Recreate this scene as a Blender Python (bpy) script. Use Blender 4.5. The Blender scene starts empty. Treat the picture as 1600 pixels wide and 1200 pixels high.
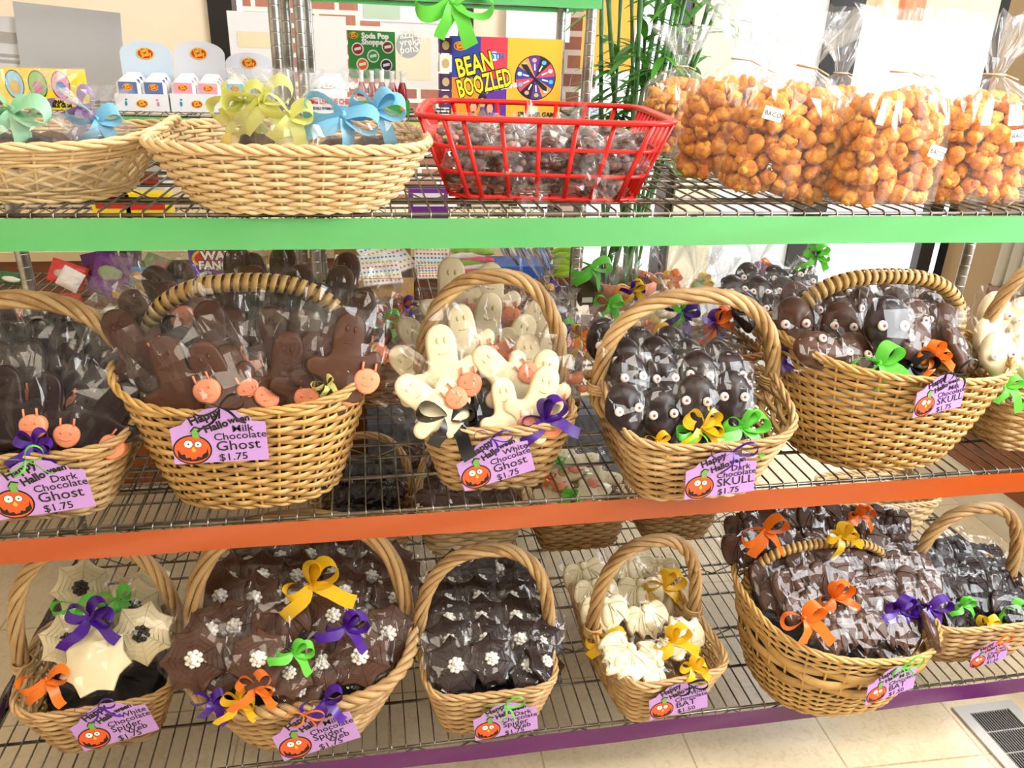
import bpy, math, random
import numpy as np
from mathutils import Vector, Matrix
random.seed(7); RNG = np.random.default_rng(7)
SC = bpy.context.scene; COL = SC.collection
PI = math.pi
def R(d): return math.radians(d)
# ---------------------------------------------------------------- camera
F_PX, PITCH, YAW, ROLL = 1237.43, .408497, .190249, .0361858
CAM = np.array([0, -1.0413, 1.326])
def cam_axes():
    f = np.array([math.sin(YAW)*math.cos(PITCH), math.cos(YAW)*math.cos(PITCH), -math.sin(PITCH)])
    r = np.array([math.cos(YAW), -math.sin(YAW), 0.0]); u = np.cross(r, f)
    return r*math.cos(ROLL)+u*math.sin(ROLL), -r*math.sin(ROLL)+u*math.cos(ROLL), f
CR, CU, CF = cam_axes()
def at(px, py, z=None, Y=None, X=None):
    d = CF + CR*(px-800)/F_PX - CU*(py-600)/F_PX
    t = (z-CAM[2])/d[2] if z is not None else ((Y-CAM[1])/d[1] if Y is not None else X/d[0])
    return Vector(CAM + d*t)
cd = bpy.data.cameras.new('camera'); cam = bpy.data.objects.new('camera', cd); COL.objects.link(cam)
cd.sensor_width = 36; cd.lens = F_PX*36/1600; cd.clip_start = .02; cd.clip_end = 100
cam.matrix_world = Matrix(((CR[0], CU[0], -CF[0], CAM[0]), (CR[1], CU[1], -CF[1], CAM[1]), (CR[2], CU[2], -CF[2], CAM[2]), (0, 0, 0, 1)))
SC.camera = cam
# ---------------------------------------------------------------- world and lights
W = bpy.data.worlds.new('world'); SC.world = W; W.use_nodes = True
nt = W.node_tree; nt.nodes.clear()
N = nt.nodes.new; L = nt.links.new
tc = N('ShaderNodeTexCoord'); sx = N('ShaderNodeSeparateXYZ'); mr = N('ShaderNodeMapRange'); bgn = N('ShaderNodeBackground'); wo = N('ShaderNodeOutputWorld')
cr = N('ShaderNodeMix'); cr.data_type = 'RGBA'
ma = N('ShaderNodeMath'); ma.operation = 'MULTIPLY_ADD'; ma.inputs[1].default_value = .35
L(tc.outputs['Generated'], sx.inputs[0]); L(sx.outputs[0], ma.inputs[0]); L(sx.outputs[1], ma.inputs[2])
mr.inputs[1].default_value = -.25; mr.inputs[2].default_value = .35
L(ma.outputs[0], mr.inputs[0]); L(mr.outputs[0], cr.inputs[0])
cr.inputs[6].default_value = (.27, .24, .21, 1); cr.inputs[7].default_value = (2.3, 2.4, 2.5, 1)
L(cr.outputs[2], bgn.inputs[0]); bgn.inputs[1].default_value = 1.0; L(bgn.outputs[0], wo.inputs[0])
def area(name, loc, target, sx_, sy_, power, col):
    l = bpy.data.lights.new(name, 'AREA'); l.shape = 'RECTANGLE'; l.size = sx_; l.size_y = sy_; l.energy = power; l.color = col
    o = bpy.data.objects.new(name, l); COL.objects.link(o); o.location = loc
    o.rotation_euler = (Vector(target)-Vector(loc)).to_track_quat('-Z', 'Y').to_euler(); return o
area('ceiling_light_front', (-.5, -1.3, 2.65), (-.3, .2, .5), 1.2, .5, 16, (1, .88, .72))
area('ceiling_light_side', (1.3, -.7, 2.65), (.8, .3, .5), 1.2, .5, 24, (1, .93, .84))
area('daylight_door', (2.6, 1.6, 1.5), (.9, .1, .5), 1.3, 1.8, 62, (.93, .97, 1))
area('daylight_shopfront', (2.4, -1.0, 1.9), (1.0, .2, .4), 1.2, 1.4, 80, (.95, .98, 1))
sun = bpy.data.lights.new('sun', 'SUN'); sun.energy = 7; sun.angle = .01; so = bpy.data.objects.new('sun', sun); COL.objects.link(so); so.rotation_euler = (R(27), R(-6), 0)
vs = SC.view_settings; vs.view_transform = 'Standard'; vs.look = 'None'; vs.gamma = 1; vs.exposure = .3; vs.use_curve_mapping = False
cy = SC.cycles
cy.max_bounces = 8; cy.diffuse_bounces = 3; cy.glossy_bounces = 3; cy.transmission_bounces = 3; cy.transparent_max_bounces = 40
cy.use_denoising = True; cy.adaptive_threshold = .03; cy.use_adaptive_sampling = True; cy.sample_clamp_indirect = 4
cy.caustics_reflective = False; cy.caustics_refractive = False
# ---------------------------------------------------------------- materials
def lin(h):
    c = [int(h[i:i+2], 16)/255 for i in (0, 2, 4)]
    return tuple(x/12.92 if x <= .04045 else ((x+.055)/1.055)**2.4 for x in c)+(1,)
MATS = {}
def mat(name, hexc, rough=.5, metal=0, spec=.5, bump=None, vary=None, tone=None, sub=0, trans=0, wave=None, coat=0):
    """bump=(scale,strength)  vary=(scale,hex2)  tone=hex2 mixes by the strand attribute  wave=(scale,strength) ring relief"""
    if name in MATS: return MATS[name]
    m = bpy.data.materials.new(name); m.use_nodes = True; nt = m.node_tree; N = nt.nodes.new; L = nt.links.new
    b = nt.nodes['Principled BSDF']; out = nt.nodes['Material Output']
    b.inputs['Roughness'].default_value = rough; b.inputs['Metallic'].default_value = metal; b.inputs['Specular IOR Level'].default_value = spec
    b.inputs['Base Color'].default_value = lin(hexc)
    if coat: b.inputs['Coat Weight'].default_value = coat; b.inputs['Coat Roughness'].default_value = .15
    if sub: b.inputs['Subsurface Weight'].default_value = sub; b.inputs['Subsurface Radius'].default_value = (.01, .006, .003); b.inputs['Subsurface Scale'].default_value = .5
    tcn = N('ShaderNodeTexCoord'); src = None
    def mixc(fac, a, bcol):
        x = N('ShaderNodeMix'); x.data_type = 'RGBA'; L(fac, x.inputs[0])
        if isinstance(a, tuple): x.inputs[6].default_value = a
        else: L(a, x.inputs[6])
        x.inputs[7].default_value = bcol; return x.outputs[2]
    cur = lin(hexc)
    if tone:
        a = N('ShaderNodeAttribute'); a.attribute_name = 'tone'; cur = mixc(a.outputs['Fac'], cur, lin(tone))
    if vary:
        n = N('ShaderNodeTexNoise'); n.inputs['Scale'].default_value = vary[0]; n.inputs['Detail'].default_value = 4; L(tcn.outputs['Object'], n.inputs['Vector'])
        r = N('ShaderNodeValToRGB'); r.color_ramp.elements[0].position = .4; r.color_ramp.elements[1].position = .65; L(n.outputs['Fac'], r.inputs[0])
        cur = mixc(r.outputs[0], cur, lin(vary[1]))
    if not isinstance(cur, tuple): L(cur, b.inputs['Base Color'])
    h = None
    if bump:
        n = N('ShaderNodeTexNoise'); n.inputs['Scale'].default_value = bump[0]; n.inputs['Detail'].default_value = 3; L(tcn.outputs['Object'], n.inputs['Vector'])
        bm_ = N('ShaderNodeBump'); bm_.inputs['Strength'].default_value = bump[1]; bm_.inputs['Distance'].default_value = .002; L(n.outputs['Fac'], bm_.inputs['Height']); h = bm_
        L(bm_.outputs[0], b.inputs['Normal'])
    if wave:
        w = N('ShaderNodeTexWave'); w.wave_type = 'RINGS'; w.rings_direction = 'Y'; w.inputs['Scale'].default_value = wave[0]; w.inputs['Distortion'].default_value = .4
        L(tcn.outputs['Object'], w.inputs['Vector']); b2 = N('ShaderNodeBump'); b2.inputs['Strength'].default_value = wave[1]; b2.inputs['Distance'].default_value = .003
        L(w.outputs['Fac'], b2.inputs['Height'])
        if h: L(h.outputs[0], b2.inputs['Normal'])
        L(b2.outputs[0], b.inputs['Normal'])
    if trans:
        t = N('ShaderNodeBsdfTranslucent'); mx = N('ShaderNodeMixShader'); mx.inputs[0].default_value = trans
        if isinstance(cur, tuple): t.inputs[0].default_value = cur
        else: L(cur, t.inputs[0])
        L(b.outputs[0], mx.inputs[1]); L(t.outputs[0], mx.inputs[2]); L(mx.outputs[0], out.inputs[0])
    MATS[name] = m; return m
def cello_mat(name, base=.05, gain=.55, rough=.12, haze=.03):
    m = bpy.data.materials.new(name); m.use_nodes = True; nt = m.node_tree; nt.nodes.clear(); N = nt.nodes.new; L = nt.links.new
    o = N('ShaderNodeOutputMaterial'); t = N('ShaderNodeBsdfTransparent'); t.inputs[0].default_value = (.985, .985, .985, 1)
    g = N('ShaderNodeBsdfGlossy'); g.inputs['Roughness'].default_value = rough; d = N('ShaderNodeBsdfDiffuse'); d.inputs[0].default_value = (.9, .9, .9, 1)
    lw = N('ShaderNodeLayerWeight'); lw.inputs[0].default_value = .35
    ma = N('ShaderNodeMath'); ma.operation = 'MULTIPLY_ADD'; ma.inputs[1].default_value = gain; ma.inputs[2].default_value = base; ma.use_clamp = True
    pw = N('ShaderNodeMath'); pw.operation = 'POWER'; pw.inputs[1].default_value = 2.5; L(lw.outputs['Facing'], pw.inputs[0]); L(pw.outputs[0], ma.inputs[0])
    tcn = N('ShaderNodeTexCoord'); mp = N('ShaderNodeMapping'); mp.inputs['Scale'].default_value = (1, 1, .35); L(tcn.outputs['Object'], mp.inputs[0]); n = N('ShaderNodeTexVoronoi'); n.inputs['Scale'].default_value = 34; n.inputs['Randomness'].default_value = 1; L(mp.outputs[0], n.inputs['Vector'])
    b = N('ShaderNodeBump'); b.inputs['Strength'].default_value = .8; b.inputs['Distance'].default_value = .006; L(n.outputs['Distance'], b.inputs['Height']); L(b.outputs[0], g.inputs['Normal'])
    m1 = N('ShaderNodeMixShader'); L(ma.outputs[0], m1.inputs[0]); L(t.outputs[0], m1.inputs[1]); L(g.outputs[0], m1.inputs[2])
    m2 = N('ShaderNodeMixShader'); m2.inputs[0].default_value = haze; L(m1.outputs[0], m2.inputs[1]); L(d.outputs[0], m2.inputs[2]); L(m2.outputs[0], o.inputs[0])
    MATS[name] = m; return m
CELLO = cello_mat('clear_cellophane', .03, .30, .05, .001)
CELLO2 = cello_mat('thick_cellophane', .055, .42, .09, .04)
GLASS = cello_mat('window_glass', .02, .1, .02, .0)
WICKER = mat('wicker', 'DBBB86', .45, tone='946A3A', bump=(300, .3), vary=(40, 'C59F6A'))
WICKER_PALE = mat('pale_wicker', 'EBD2A6', .5, tone='C8A472', bump=(300, .3), vary=(40, 'DFC08E'))
REED = mat('golden_reed', 'E2BC78', .38, tone='A0743A', bump=(200, .3), vary=(30, 'CDA25C'))
REED_DARK = mat('brown_reed', 'B98545', .42, tone='8E5F2C', bump=(200, .3), vary=(30, '9C6B32'))
CHROME = mat('chrome_wire', '8B857B', .33, .85, bump=(90, .1), vary=(25, '5E574B')); POSTM = mat('chrome_post', 'B4B2AE', .3, .95, vary=(25, '8C887E'))
MILK = mat('milk_chocolate', '50301E', .42, spec=.3, bump=(60, .25))
DARK = mat('dark_chocolate', '241310', .38, spec=.3, bump=(60, .25))
WHITE = mat('white_chocolate', 'F3E4BC', .45, bump=(60, .15), sub=.15)
MILKW = mat('milk_chocolate_web', '50301E', .45, spec=.3)
DARKW = mat('dark_chocolate_web', '281712', .4, spec=.3)
WHITEW = mat('white_chocolate_web', 'EFDFB4', .45, sub=.1)
ORC = mat('orange_candy', 'F2936A', .5, bump=(120, .3)); ICING = mat('white_icing', 'F4EFE4', .55); DICING = mat('dark_icing', '24140F', .45)
EYEW = mat('candy_eye_white', 'F3E6DC', .5); EYER = mat('candy_eye_red', 'B23A34', .5); STICK = mat('paper_stick', 'F0EBE0', .7)
BLACK = mat('black_cloth', '0B0B0E', .45, bump=(40, .6))
RIB = {'green': mat('lime_ribbon', '6FD84C', .35, trans=.25), 'purple': mat('purple_ribbon', '47188A', .3, trans=.1), 'orange': mat('orange_ribbon', 'F07A22', .32, trans=.2),
       'yellow': mat('yellow_ribbon', 'F2C322', .32, trans=.2), 'black': mat('black_ribbon', '0D0C10', .32), 'blue': mat('pale_blue_ribbon', '7FC3E6', .35, trans=.25),
       'mint': mat('mint_ribbon', 'A9E3BC', .4, trans=.3), 'lilac': mat('lilac_ribbon', 'B79BD2', .4, trans=.3), 'lemon': mat('lemon_ribbon', 'E9EC8C', .4, trans=.3)}
INK = mat('black_ink', '101010', .6)
def plain(h, rough=.6, **k): return mat('paint_'+h, h, rough, **k)
# ---------------------------------------------------------------- mesh helpers
class MB:
    def __init__(s): s.v = []; s.f = []; s.m = []; s.t = []; s.n = 0
    def add(s, v, f, mi=0, tone=0.5):
        v = np.asarray(v, float).reshape(-1, 3); s.v.append(v); o = s.n; s.n += len(v)
        s.f += [tuple(int(i)+o for i in q) for q in f]; s.m += [mi]*len(f)
        s.t.append(np.full(len(v), tone)); return s
    def build(s, name, mats, parent=None, smooth=True, loc=None):
        me = bpy.data.meshes.new(name); me.from_pydata(np.concatenate(s.v).tolist(), [], s.f)
        for m in (mats if isinstance(mats, (list, tuple)) else [mats]): me.materials.append(m)
        me.polygons.foreach_set('material_index', s.m)
        if smooth: me.polygons.foreach_set('use_smooth', [True]*len(s.f))
        a = me.attributes.new('tone', 'FLOAT', 'POINT'); a.data.foreach_set('value', np.concatenate(s.t))
        me.update(); return obj(name, me, parent, loc)
def obj(name, me, parent=None, loc=None):
    o = bpy.data.objects.new(name, me); COL.objects.link(o)
    if parent: o.parent = parent
    if loc is not None: o.location = loc
    return o
def tag(o, label=None, cat=None, group=None, kind=None):
    if label: o['label'] = label
    if cat: o['category'] = cat
    if group: o['group'] = group
    if kind: o['kind'] = kind
    return o
def thing(name, label, cat, loc=(0, 0, 0), group=None, rz=0):
    o = bpy.data.objects.new(name, None); COL.objects.link(o); o.location = loc; o.rotation_euler[2] = rz; o.empty_display_size = .02
    return tag(o, label, cat, group)
def box(mb, x0, x1, y0, y1, z0, z1, mi=0, tone=.5):
    v = [(x, y, z) for z in (z0, z1) for x, y in ((x0, y0), (x1, y0), (x1, y1), (x0, y1))]
    return mb.add(v, [(0, 3, 2, 1), (4, 5, 6, 7), (0, 1, 5, 4), (1, 2, 6, 5), (2, 3, 7, 6), (3, 0, 4, 7)], mi, tone)
def tube(mb, P, r, sides=6, closed=False, nrm=None, flat=1.0, mi=0, tone=.5, cap=True):
    P = np.asarray(P, float); n = len(P)
    T = (np.roll(P, -1, 0)-np.roll(P, 1, 0)) if closed else np.gradient(P, axis=0)
    T /= np.linalg.norm(T, axis=1)[:, None]+1e-12
    if nrm is None:
        up = np.array([0, 0, 1.]) if abs(T[:, 2]).mean() < .8 else np.array([0, 1., 0])
        A = np.cross(T, up); A /= np.linalg.norm(A, axis=1)[:, None]+1e-12
    else:
        A = np.asarray(nrm, float); A = A-(A*T).sum(1)[:, None]*T; A /= np.linalg.norm(A, axis=1)[:, None]+1e-12
    B = np.cross(T, A)
    r = np.broadcast_to(np.asarray(r, float), (n,))
    a = np.arange(sides)*2*PI/sides+PI/sides*(sides == 4)
    V = P[:, None]+r[:, None, None]*(np.cos(a)[None, :, None]*A[:, None]*(1/flat if flat > 1 else 1)+np.sin(a)[None, :, None]*B[:, None]*(1 if flat > 1 else flat))
    V = V.reshape(-1, 3); F = []
    m = n if closed else n-1
    for i in range(m):
        j = (i+1) % n
        for k in range(sides):
            l = (k+1) % sides; F.append((i*sides+k, i*sides+l, j*sides+l, j*sides+k))
    if cap and not closed: F.append(tuple(range(sides-1, -1, -1))); F.append(tuple((n-1)*sides+k for k in range(sides)))
    return mb.add(V, F, mi, tone)
def rod(mb, a, b, r, sides=6, mi=0): return tube(mb, [a, b], r, sides, mi=mi)
def lathe(mb, prof, seg=24, c=(0, 0, 0), mi=0, sq=None):
    """prof: list of (r,z)"""
    a = np.arange(seg)*2*PI/seg; V = []
    for r, z in prof: V.append(np.stack([c[0]+r*np.cos(a), c[1]+r*np.sin(a), np.full(seg, c[2]+z)], 1))
    F = [(i*seg+k, i*seg+(k+1) % seg, (i+1)*seg+(k+1) % seg, (i+1)*seg+k) for i in range(len(prof)-1) for k in range(seg)]
    return mb.add(np.concatenate(V), F, mi)
def ico(sub=1):
    import bmesh
    bm = bmesh.new(); bmesh.ops.create_icosphere(bm, subdivisions=sub, radius=1)
    v = np.array([x.co[:] for x in bm.verts]); f = [tuple(q.index for q in p.verts) for p in bm.faces]; bm.free(); return v, f
ICO1, ICO2 = ico(1), ico(2)
ICO3 = ico(3)
def blob(mb, c, s, ic=ICO1, jit=0, mi=0, tone=.5, rot=None):
    v = ic[0]*np.asarray(s)
    if jit: v = v*(1+RNG.normal(0, jit, (len(v), 1)))
    if rot is not None: v = v@rot.T
    return mb.add(v+np.asarray(c), ic[1], mi, tone)
def smooth_closed(pts, n=3):
    P = np.array(pts, float)
    for _ in range(n):
        Q = .75*P+.25*np.roll(P, -1, 0); S = .25*P+.75*np.roll(P, -1, 0); P = np.stack([Q, S], 1).reshape(-1, P.shape[1])
    return P
def plate(mb, pts, th, bev=.0025, mi=0, dome=0):
    """outline pts (x,z), counter-clockwise seen from the front (-Y); front face at -th/2"""
    P = np.asarray(pts, float); n = len(P)
    area_ = .5*np.sum(P[:, 0]*np.roll(P[:, 1], -1)-np.roll(P[:, 0], -1)*P[:, 1])
    if area_ < 0: P = P[::-1]
    T = np.roll(P, -1, 0)-np.roll(P, 1, 0); T /= np.linalg.norm(T, axis=1)[:, None]+1e-9
    nin = np.stack([-T[:, 1], T[:, 0]], 1)
    rings = [(P+nin*bev*.6, th/2), (P, th/2-bev*.5), (P, -th/2+bev), (P+nin*bev*.35, -th/2+bev*.3), (P+nin*bev, -th/2)]
    V = np.concatenate([np.stack([q[:, 0], np.full(n, y), q[:, 1]], 1) for q, y in rings]); F = []
    for i in range(4):
        for k in range(n):
            l = (k+1) % n; F.append((i*n+k, i*n+l, (i+1)*n+l, (i+1)*n+k))
    F.append(tuple(4*n+k for k in range(n))); F.append(tuple(range(n-1, -1, -1)))
    return mb.add(V, [f[::-1] if False else f for f in F], mi)
def flatpoly(mb, pts, y, mi=0):
    P = np.asarray(pts, float)
    return mb.add(np.stack([P[:, 0], np.full(len(P), y), P[:, 1]], 1), [tuple(range(len(P)))], mi)
def disc(mb, cx, cz, rx, rz_, y, mi=0, n=24):
    a = np.arange(n)*2*PI/n; return flatpoly(mb, np.stack([cx+rx*np.cos(a), cz+rz_*np.sin(a)], 1), y, mi)
def text(body, size, m, parent=None, loc=(0, 0, 0), roll=0, bold=0, name='lettering', align='LEFT', sx=1, upright=True, sheared=0, rot=None):
    cu = bpy.data.curves.new(name, 'FONT'); cu.body = body; cu.size = size; cu.offset = bold; cu.align_x = align; cu.shear = sheared; cu.resolution_u = 2; cu.space_line = .8
    t = bpy.data.objects.new('tmp_text', cu); COL.objects.link(t)
    dg = bpy.context.evaluated_depsgraph_get(); me = bpy.data.meshes.new_from_object(t.evaluated_get(dg))
    bpy.data.objects.remove(t); bpy.data.curves.remove(cu); me.materials.clear(); me.materials.append(m); me.name = name
    M = Matrix.Diagonal((sx, 1, 1, 1))
    if upright: M = Matrix.Rotation(R(roll), 4, 'Y') @ Matrix.Rotation(PI/2, 4, 'X') @ M
    me.transform(M); o = obj(name, me, parent, loc)
    return o
# ---------------------------------------------------------------- setting
SH_T, SH_M, SH_B = 1.118, .668, .177          # top of the wires of the three shelves
XL, XR, DEP = -.70, 1.50, .66
FLOOR_M = bpy.data.materials.new('vinyl_tile'); FLOOR_M.use_nodes = True
def brickmat(m, c1, c2, mortar, scale, bw, rh, ms, rough, off=.5, noise=None, rot=0, spec=.5):
    nt = m.node_tree; N = nt.nodes.new; L = nt.links.new; b = nt.nodes['Principled BSDF']; b.inputs['Roughness'].default_value = rough; b.inputs['Specular IOR Level'].default_value = spec
    tcn = N('ShaderNodeTexCoord'); mp = N('ShaderNodeMapping'); mp.inputs['Rotation'].default_value = rot if isinstance(rot, tuple) else (0, 0, rot)
    k = N('ShaderNodeTexBrick'); L(tcn.outputs['Object'], mp.inputs[0]); L(mp.outputs[0], k.inputs['Vector'])
    k.inputs['Color1'].default_value = lin(c1); k.inputs['Color2'].default_value = lin(c2); k.inputs['Mortar'].default_value = lin(mortar)
    k.inputs['Scale'].default_value = scale; k.inputs['Brick Width'].default_value = bw; k.inputs['Row Height'].default_value = rh; k.inputs['Mortar Size'].default_value = ms; k.offset = off
    cur = k.outputs['Color']
    if noise:
        n = N('ShaderNodeTexNoise'); n.inputs['Scale'].default_value = noise[0]; n.inputs['Detail'].default_value = 6; n.inputs['Distortion'].default_value = 1.5; L(tcn.outputs['Object'], n.inputs['Vector'])
        r = N('ShaderNodeValToRGB'); r.color_ramp.elements[0].position = .48; r.color_ramp.elements[1].position = .7; L(n.outputs['Fac'], r.inputs[0])
        x = N('ShaderNodeMix'); x.data_type = 'RGBA'; L(r.outputs[0], x.inputs[0]); L(cur, x.inputs[6]); x.inputs[7].default_value = lin(noise[1]); cur = x.outputs[2]
    L(cur, b.inputs['Base Color'])
brickmat(FLOOR_M, 'DDCCAC', 'D9C7A5', 'B09B79', 1, .305, .305, .0022, .28, 0, (55, 'CFBB96'), rot=.03)
def slab(name, x0, x1, y0, y1, z0, z1, m, parent=None, kind='structure', **k):
    mb = MB(); box(mb, x0, x1, y0, y1, z0, z1); o = mb.build(name, m, parent, False)
    if parent is None: tag(o, kind=kind, **k)
    return o
slab('floor', -3, 1.95, -2.6, 2.0, -.1, 0, FLOOR_M)
WALL = plain('F3E5D0', .8, bump=(30, .2)); WALLW = plain('DDE3EA', .6); FRAME = plain('15110F', .4); WOOD = mat('stained_wood', '8A4B1E', .45, vary=(9, '6C3614'))
YB = 1.9
slab('ceiling', -3, 1.95, -2.6, 2.1, 2.75, 2.85, plain('F2F0EA', .8))
# back wall pieces
slab('wall_back', -3, -.47, YB, YB+.12, 0, 2.75, WALL)
slab('wall_back_pier', .385, .53, YB, YB+.12, 0, 2.75, WALL)
slab('wall_back_base', -.47, 1.30, YB, YB+.12, 0, .42, WALL)
slab('wall_back_column', 1.17, 1.34, YB-.03, YB+.12, 0, 2.75, plain('D9D2B8', .7))
slab('wall_back_panel', 1.34, 1.69, YB, YB+.05, 0, 2.75, WALLW)
slab('wall_left', -3.1, -3, -2.6, 2.0, 0, 2.75, WALL)
def winframe(name, boxes, m=FRAME):
    mb = MB()
    for b in boxes: box(mb, *b)
    return tag(mb.build(name, m, None, False), kind='structure')
w1 = winframe('window_1', [(-.47, -.395, YB-.02, YB+.1, .42, 2.75), (.345, .385, YB-.02, YB+.1, .42, 2.75), (-.395, .345, YB-.01, YB+.1, .42, .47)])
g = MB(); box(g, -.395, .345, YB+.05, YB+.054, .47, 2.75); g.build('pane', GLASS, w1, False)
w2 = winframe('window_2', [(.53, .56, YB-.01, YB+.1, .42, 2.75), (1.14, 1.17, YB-.01, YB+.1, .42, 2.75), (.56, 1.14, YB-.01, YB+.1, .42, .47)])
g = MB(); box(g, .56, 1.14, YB+.05, YB+.054, .47, 2.75); g.build('pane', GLASS, w2, False)
d1 = winframe('door_1', [(1.69, 1.83, YB-.01, YB+.02, 0, 2.75), (1.87, 1.94, 1.22, 1.26, 0, 2.75), (1.87, 1.94, 1.26, 1.86, 2.2, 2.75), (1.87, 1.94, 1.26, 1.86, 0, .12)])
g = MB(); box(g, 1.90, 1.904, 1.26, 2.0, .12, 2.2); g.build('pane', GLASS, d1, False)
slab('wall_right', 1.87, 1.97, .99, 1.22, .0, 2.75, plain('B79C78', .7))
slab('wall_right_base', 1.87, 1.97, -2.6, .99, 0, .72, WALL)
slab('baseboard_right', 1.855, 1.87, -2.6, 1.22, 0, .13, plain('EDE3D2', .5))
slab('trim_1', 1.85, 1.87, -2.6, .99, .13, .70, WOOD)
mb = MB()
for i in range(5): tube(mb, [(1.868, .97-i*.045, .70), (1.868, .97-i*.045, 2.75)], .021, 8)
box(mb, 1.87, 1.95, .76, .99, .70, 2.75); tag(mb.build('trim_2', plain('E9E6DF', .5)), kind='structure')
w3 = winframe('window_3', [(1.87, 1.94, .72, .76, .72, 2.75), (1.87, 1.94, -2.6, -2.5, .72, 2.75), (1.87, 1.94, -2.5, .72, 2.5, 2.75)])
# floor register
vent = thing('floor_register', 'grey metal floor register set in the tiles under the bottom shelf corner', 'floor vent', (1.31, -.10, 0))
mb = MB(); x0, x1, y0, y1 = -.075, .075, -.185, .185
for b in ((x0, x1, y0, y0+.022), (x0, x1, y1-.022, y1), (x0, x0+.026, y0+.022, y1-.022), (x1-.026, x1, y0+.022, y1-.022)): box(mb, *b, 0, .006)
mb.build('frame', plain('B9B7B2', .4), vent, False)
mb = MB(); box(mb, x0+.02, x1-.02, y0+.02, y1-.02, .0005, .0012); mb.build('duct_dark', plain('0B0A0A', .8), vent, False)  # near-black sheet stands in for the shade inside the duct
mb = MB()
for i in range(15): box(mb, x0+.03+i*.0062, x0+.0312+i*.0062, y0+.02, y1-.02, .001, .004)
for i in range(1, 6): box(mb, x0+.026, x1-.026, y0+.02+i*.055, y0+.0225+i*.055, .001, .0046)
mb.build('grille', plain('9C9A96', .4), vent, False)
# outdoors
PAVE = bpy.data.materials.new('paving'); PAVE.use_nodes = True
brickmat(PAVE, 'E6E2DC', 'DDD8D0', 'A9A39B', 1, .24, .12, .008, .8, rot=.6)
slab('ground', -14, 16, 2.1, 26, -.12, -.02, PAVE); slab('ground_side', 2.0, 16, -8, 2.1, -.12, -.02, PAVE)
BRK = bpy.data.materials.new('brick_masonry'); BRK.use_nodes = True
brickmat(BRK, '8A5644', '784638', 'BDB0A4', 1, .2, .068, .011, .85, rot=(PI/2, 0, 0))
o = slab('brick_wall', .80, .93, 2.25, 2.37, 0, 2.9, BRK, kind='structure')
o = slab('brick_wall_far', -.55, .42, 3.4, 3.5, 0, 2.9, BRK, kind='structure')
far = thing('neighbouring_building', 'tan rendered building across the street seen through the glass door', 'building')
mb = MB(); box(mb, 5.2, 12, 9.5, 10, 1.75, 6); mb.build('facade', plain('E3C49C', .9), far, False); mb = MB(); box(mb, 5.2, 12, 9.4, 9.95, 0, 1.75); mb.build('blown_white_base', plain('F4F1EC', .9), far, False)  # white lower front added, its colour stands in for blown-out sunlit glare
mb = MB(); box(mb, 7.05, 7.35, 9.35, 9.5, 1.75, 6); mb.build('brick_pier', plain('C97E5C', .9), far, False)
mb = MB(); box(mb, 5.4, 6.8, 9.4, 9.5, 2.0, 2.6); mb.build('awning', plain('E3B23C', .9), far, False)
# window bench
bench = thing('window_bench', 'long wooden window bench with pale top behind the back shelves', 'bench')
mb = MB(); box(mb, -3, .62, 1.27, 1.29, .02, .735); mb.build('front_board', WOOD, bench, False)
mb = MB(); box(mb, -3, .64, 1.25, 1.89, .735, .76); mb.build('top', plain('EFD9AE', .5), bench, False)
mat_ = slab('carpeted_step', -.02, 1.15, 1.115, 1.26, 0, .26, mat('grey_carpet', '63656C', .9, bump=(40, 1.0), vary=(50, '4C4E54')), kind=None)
tag(mat_, 'dark grey carpeted step on the tiles in front of the window bench', 'step')
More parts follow.
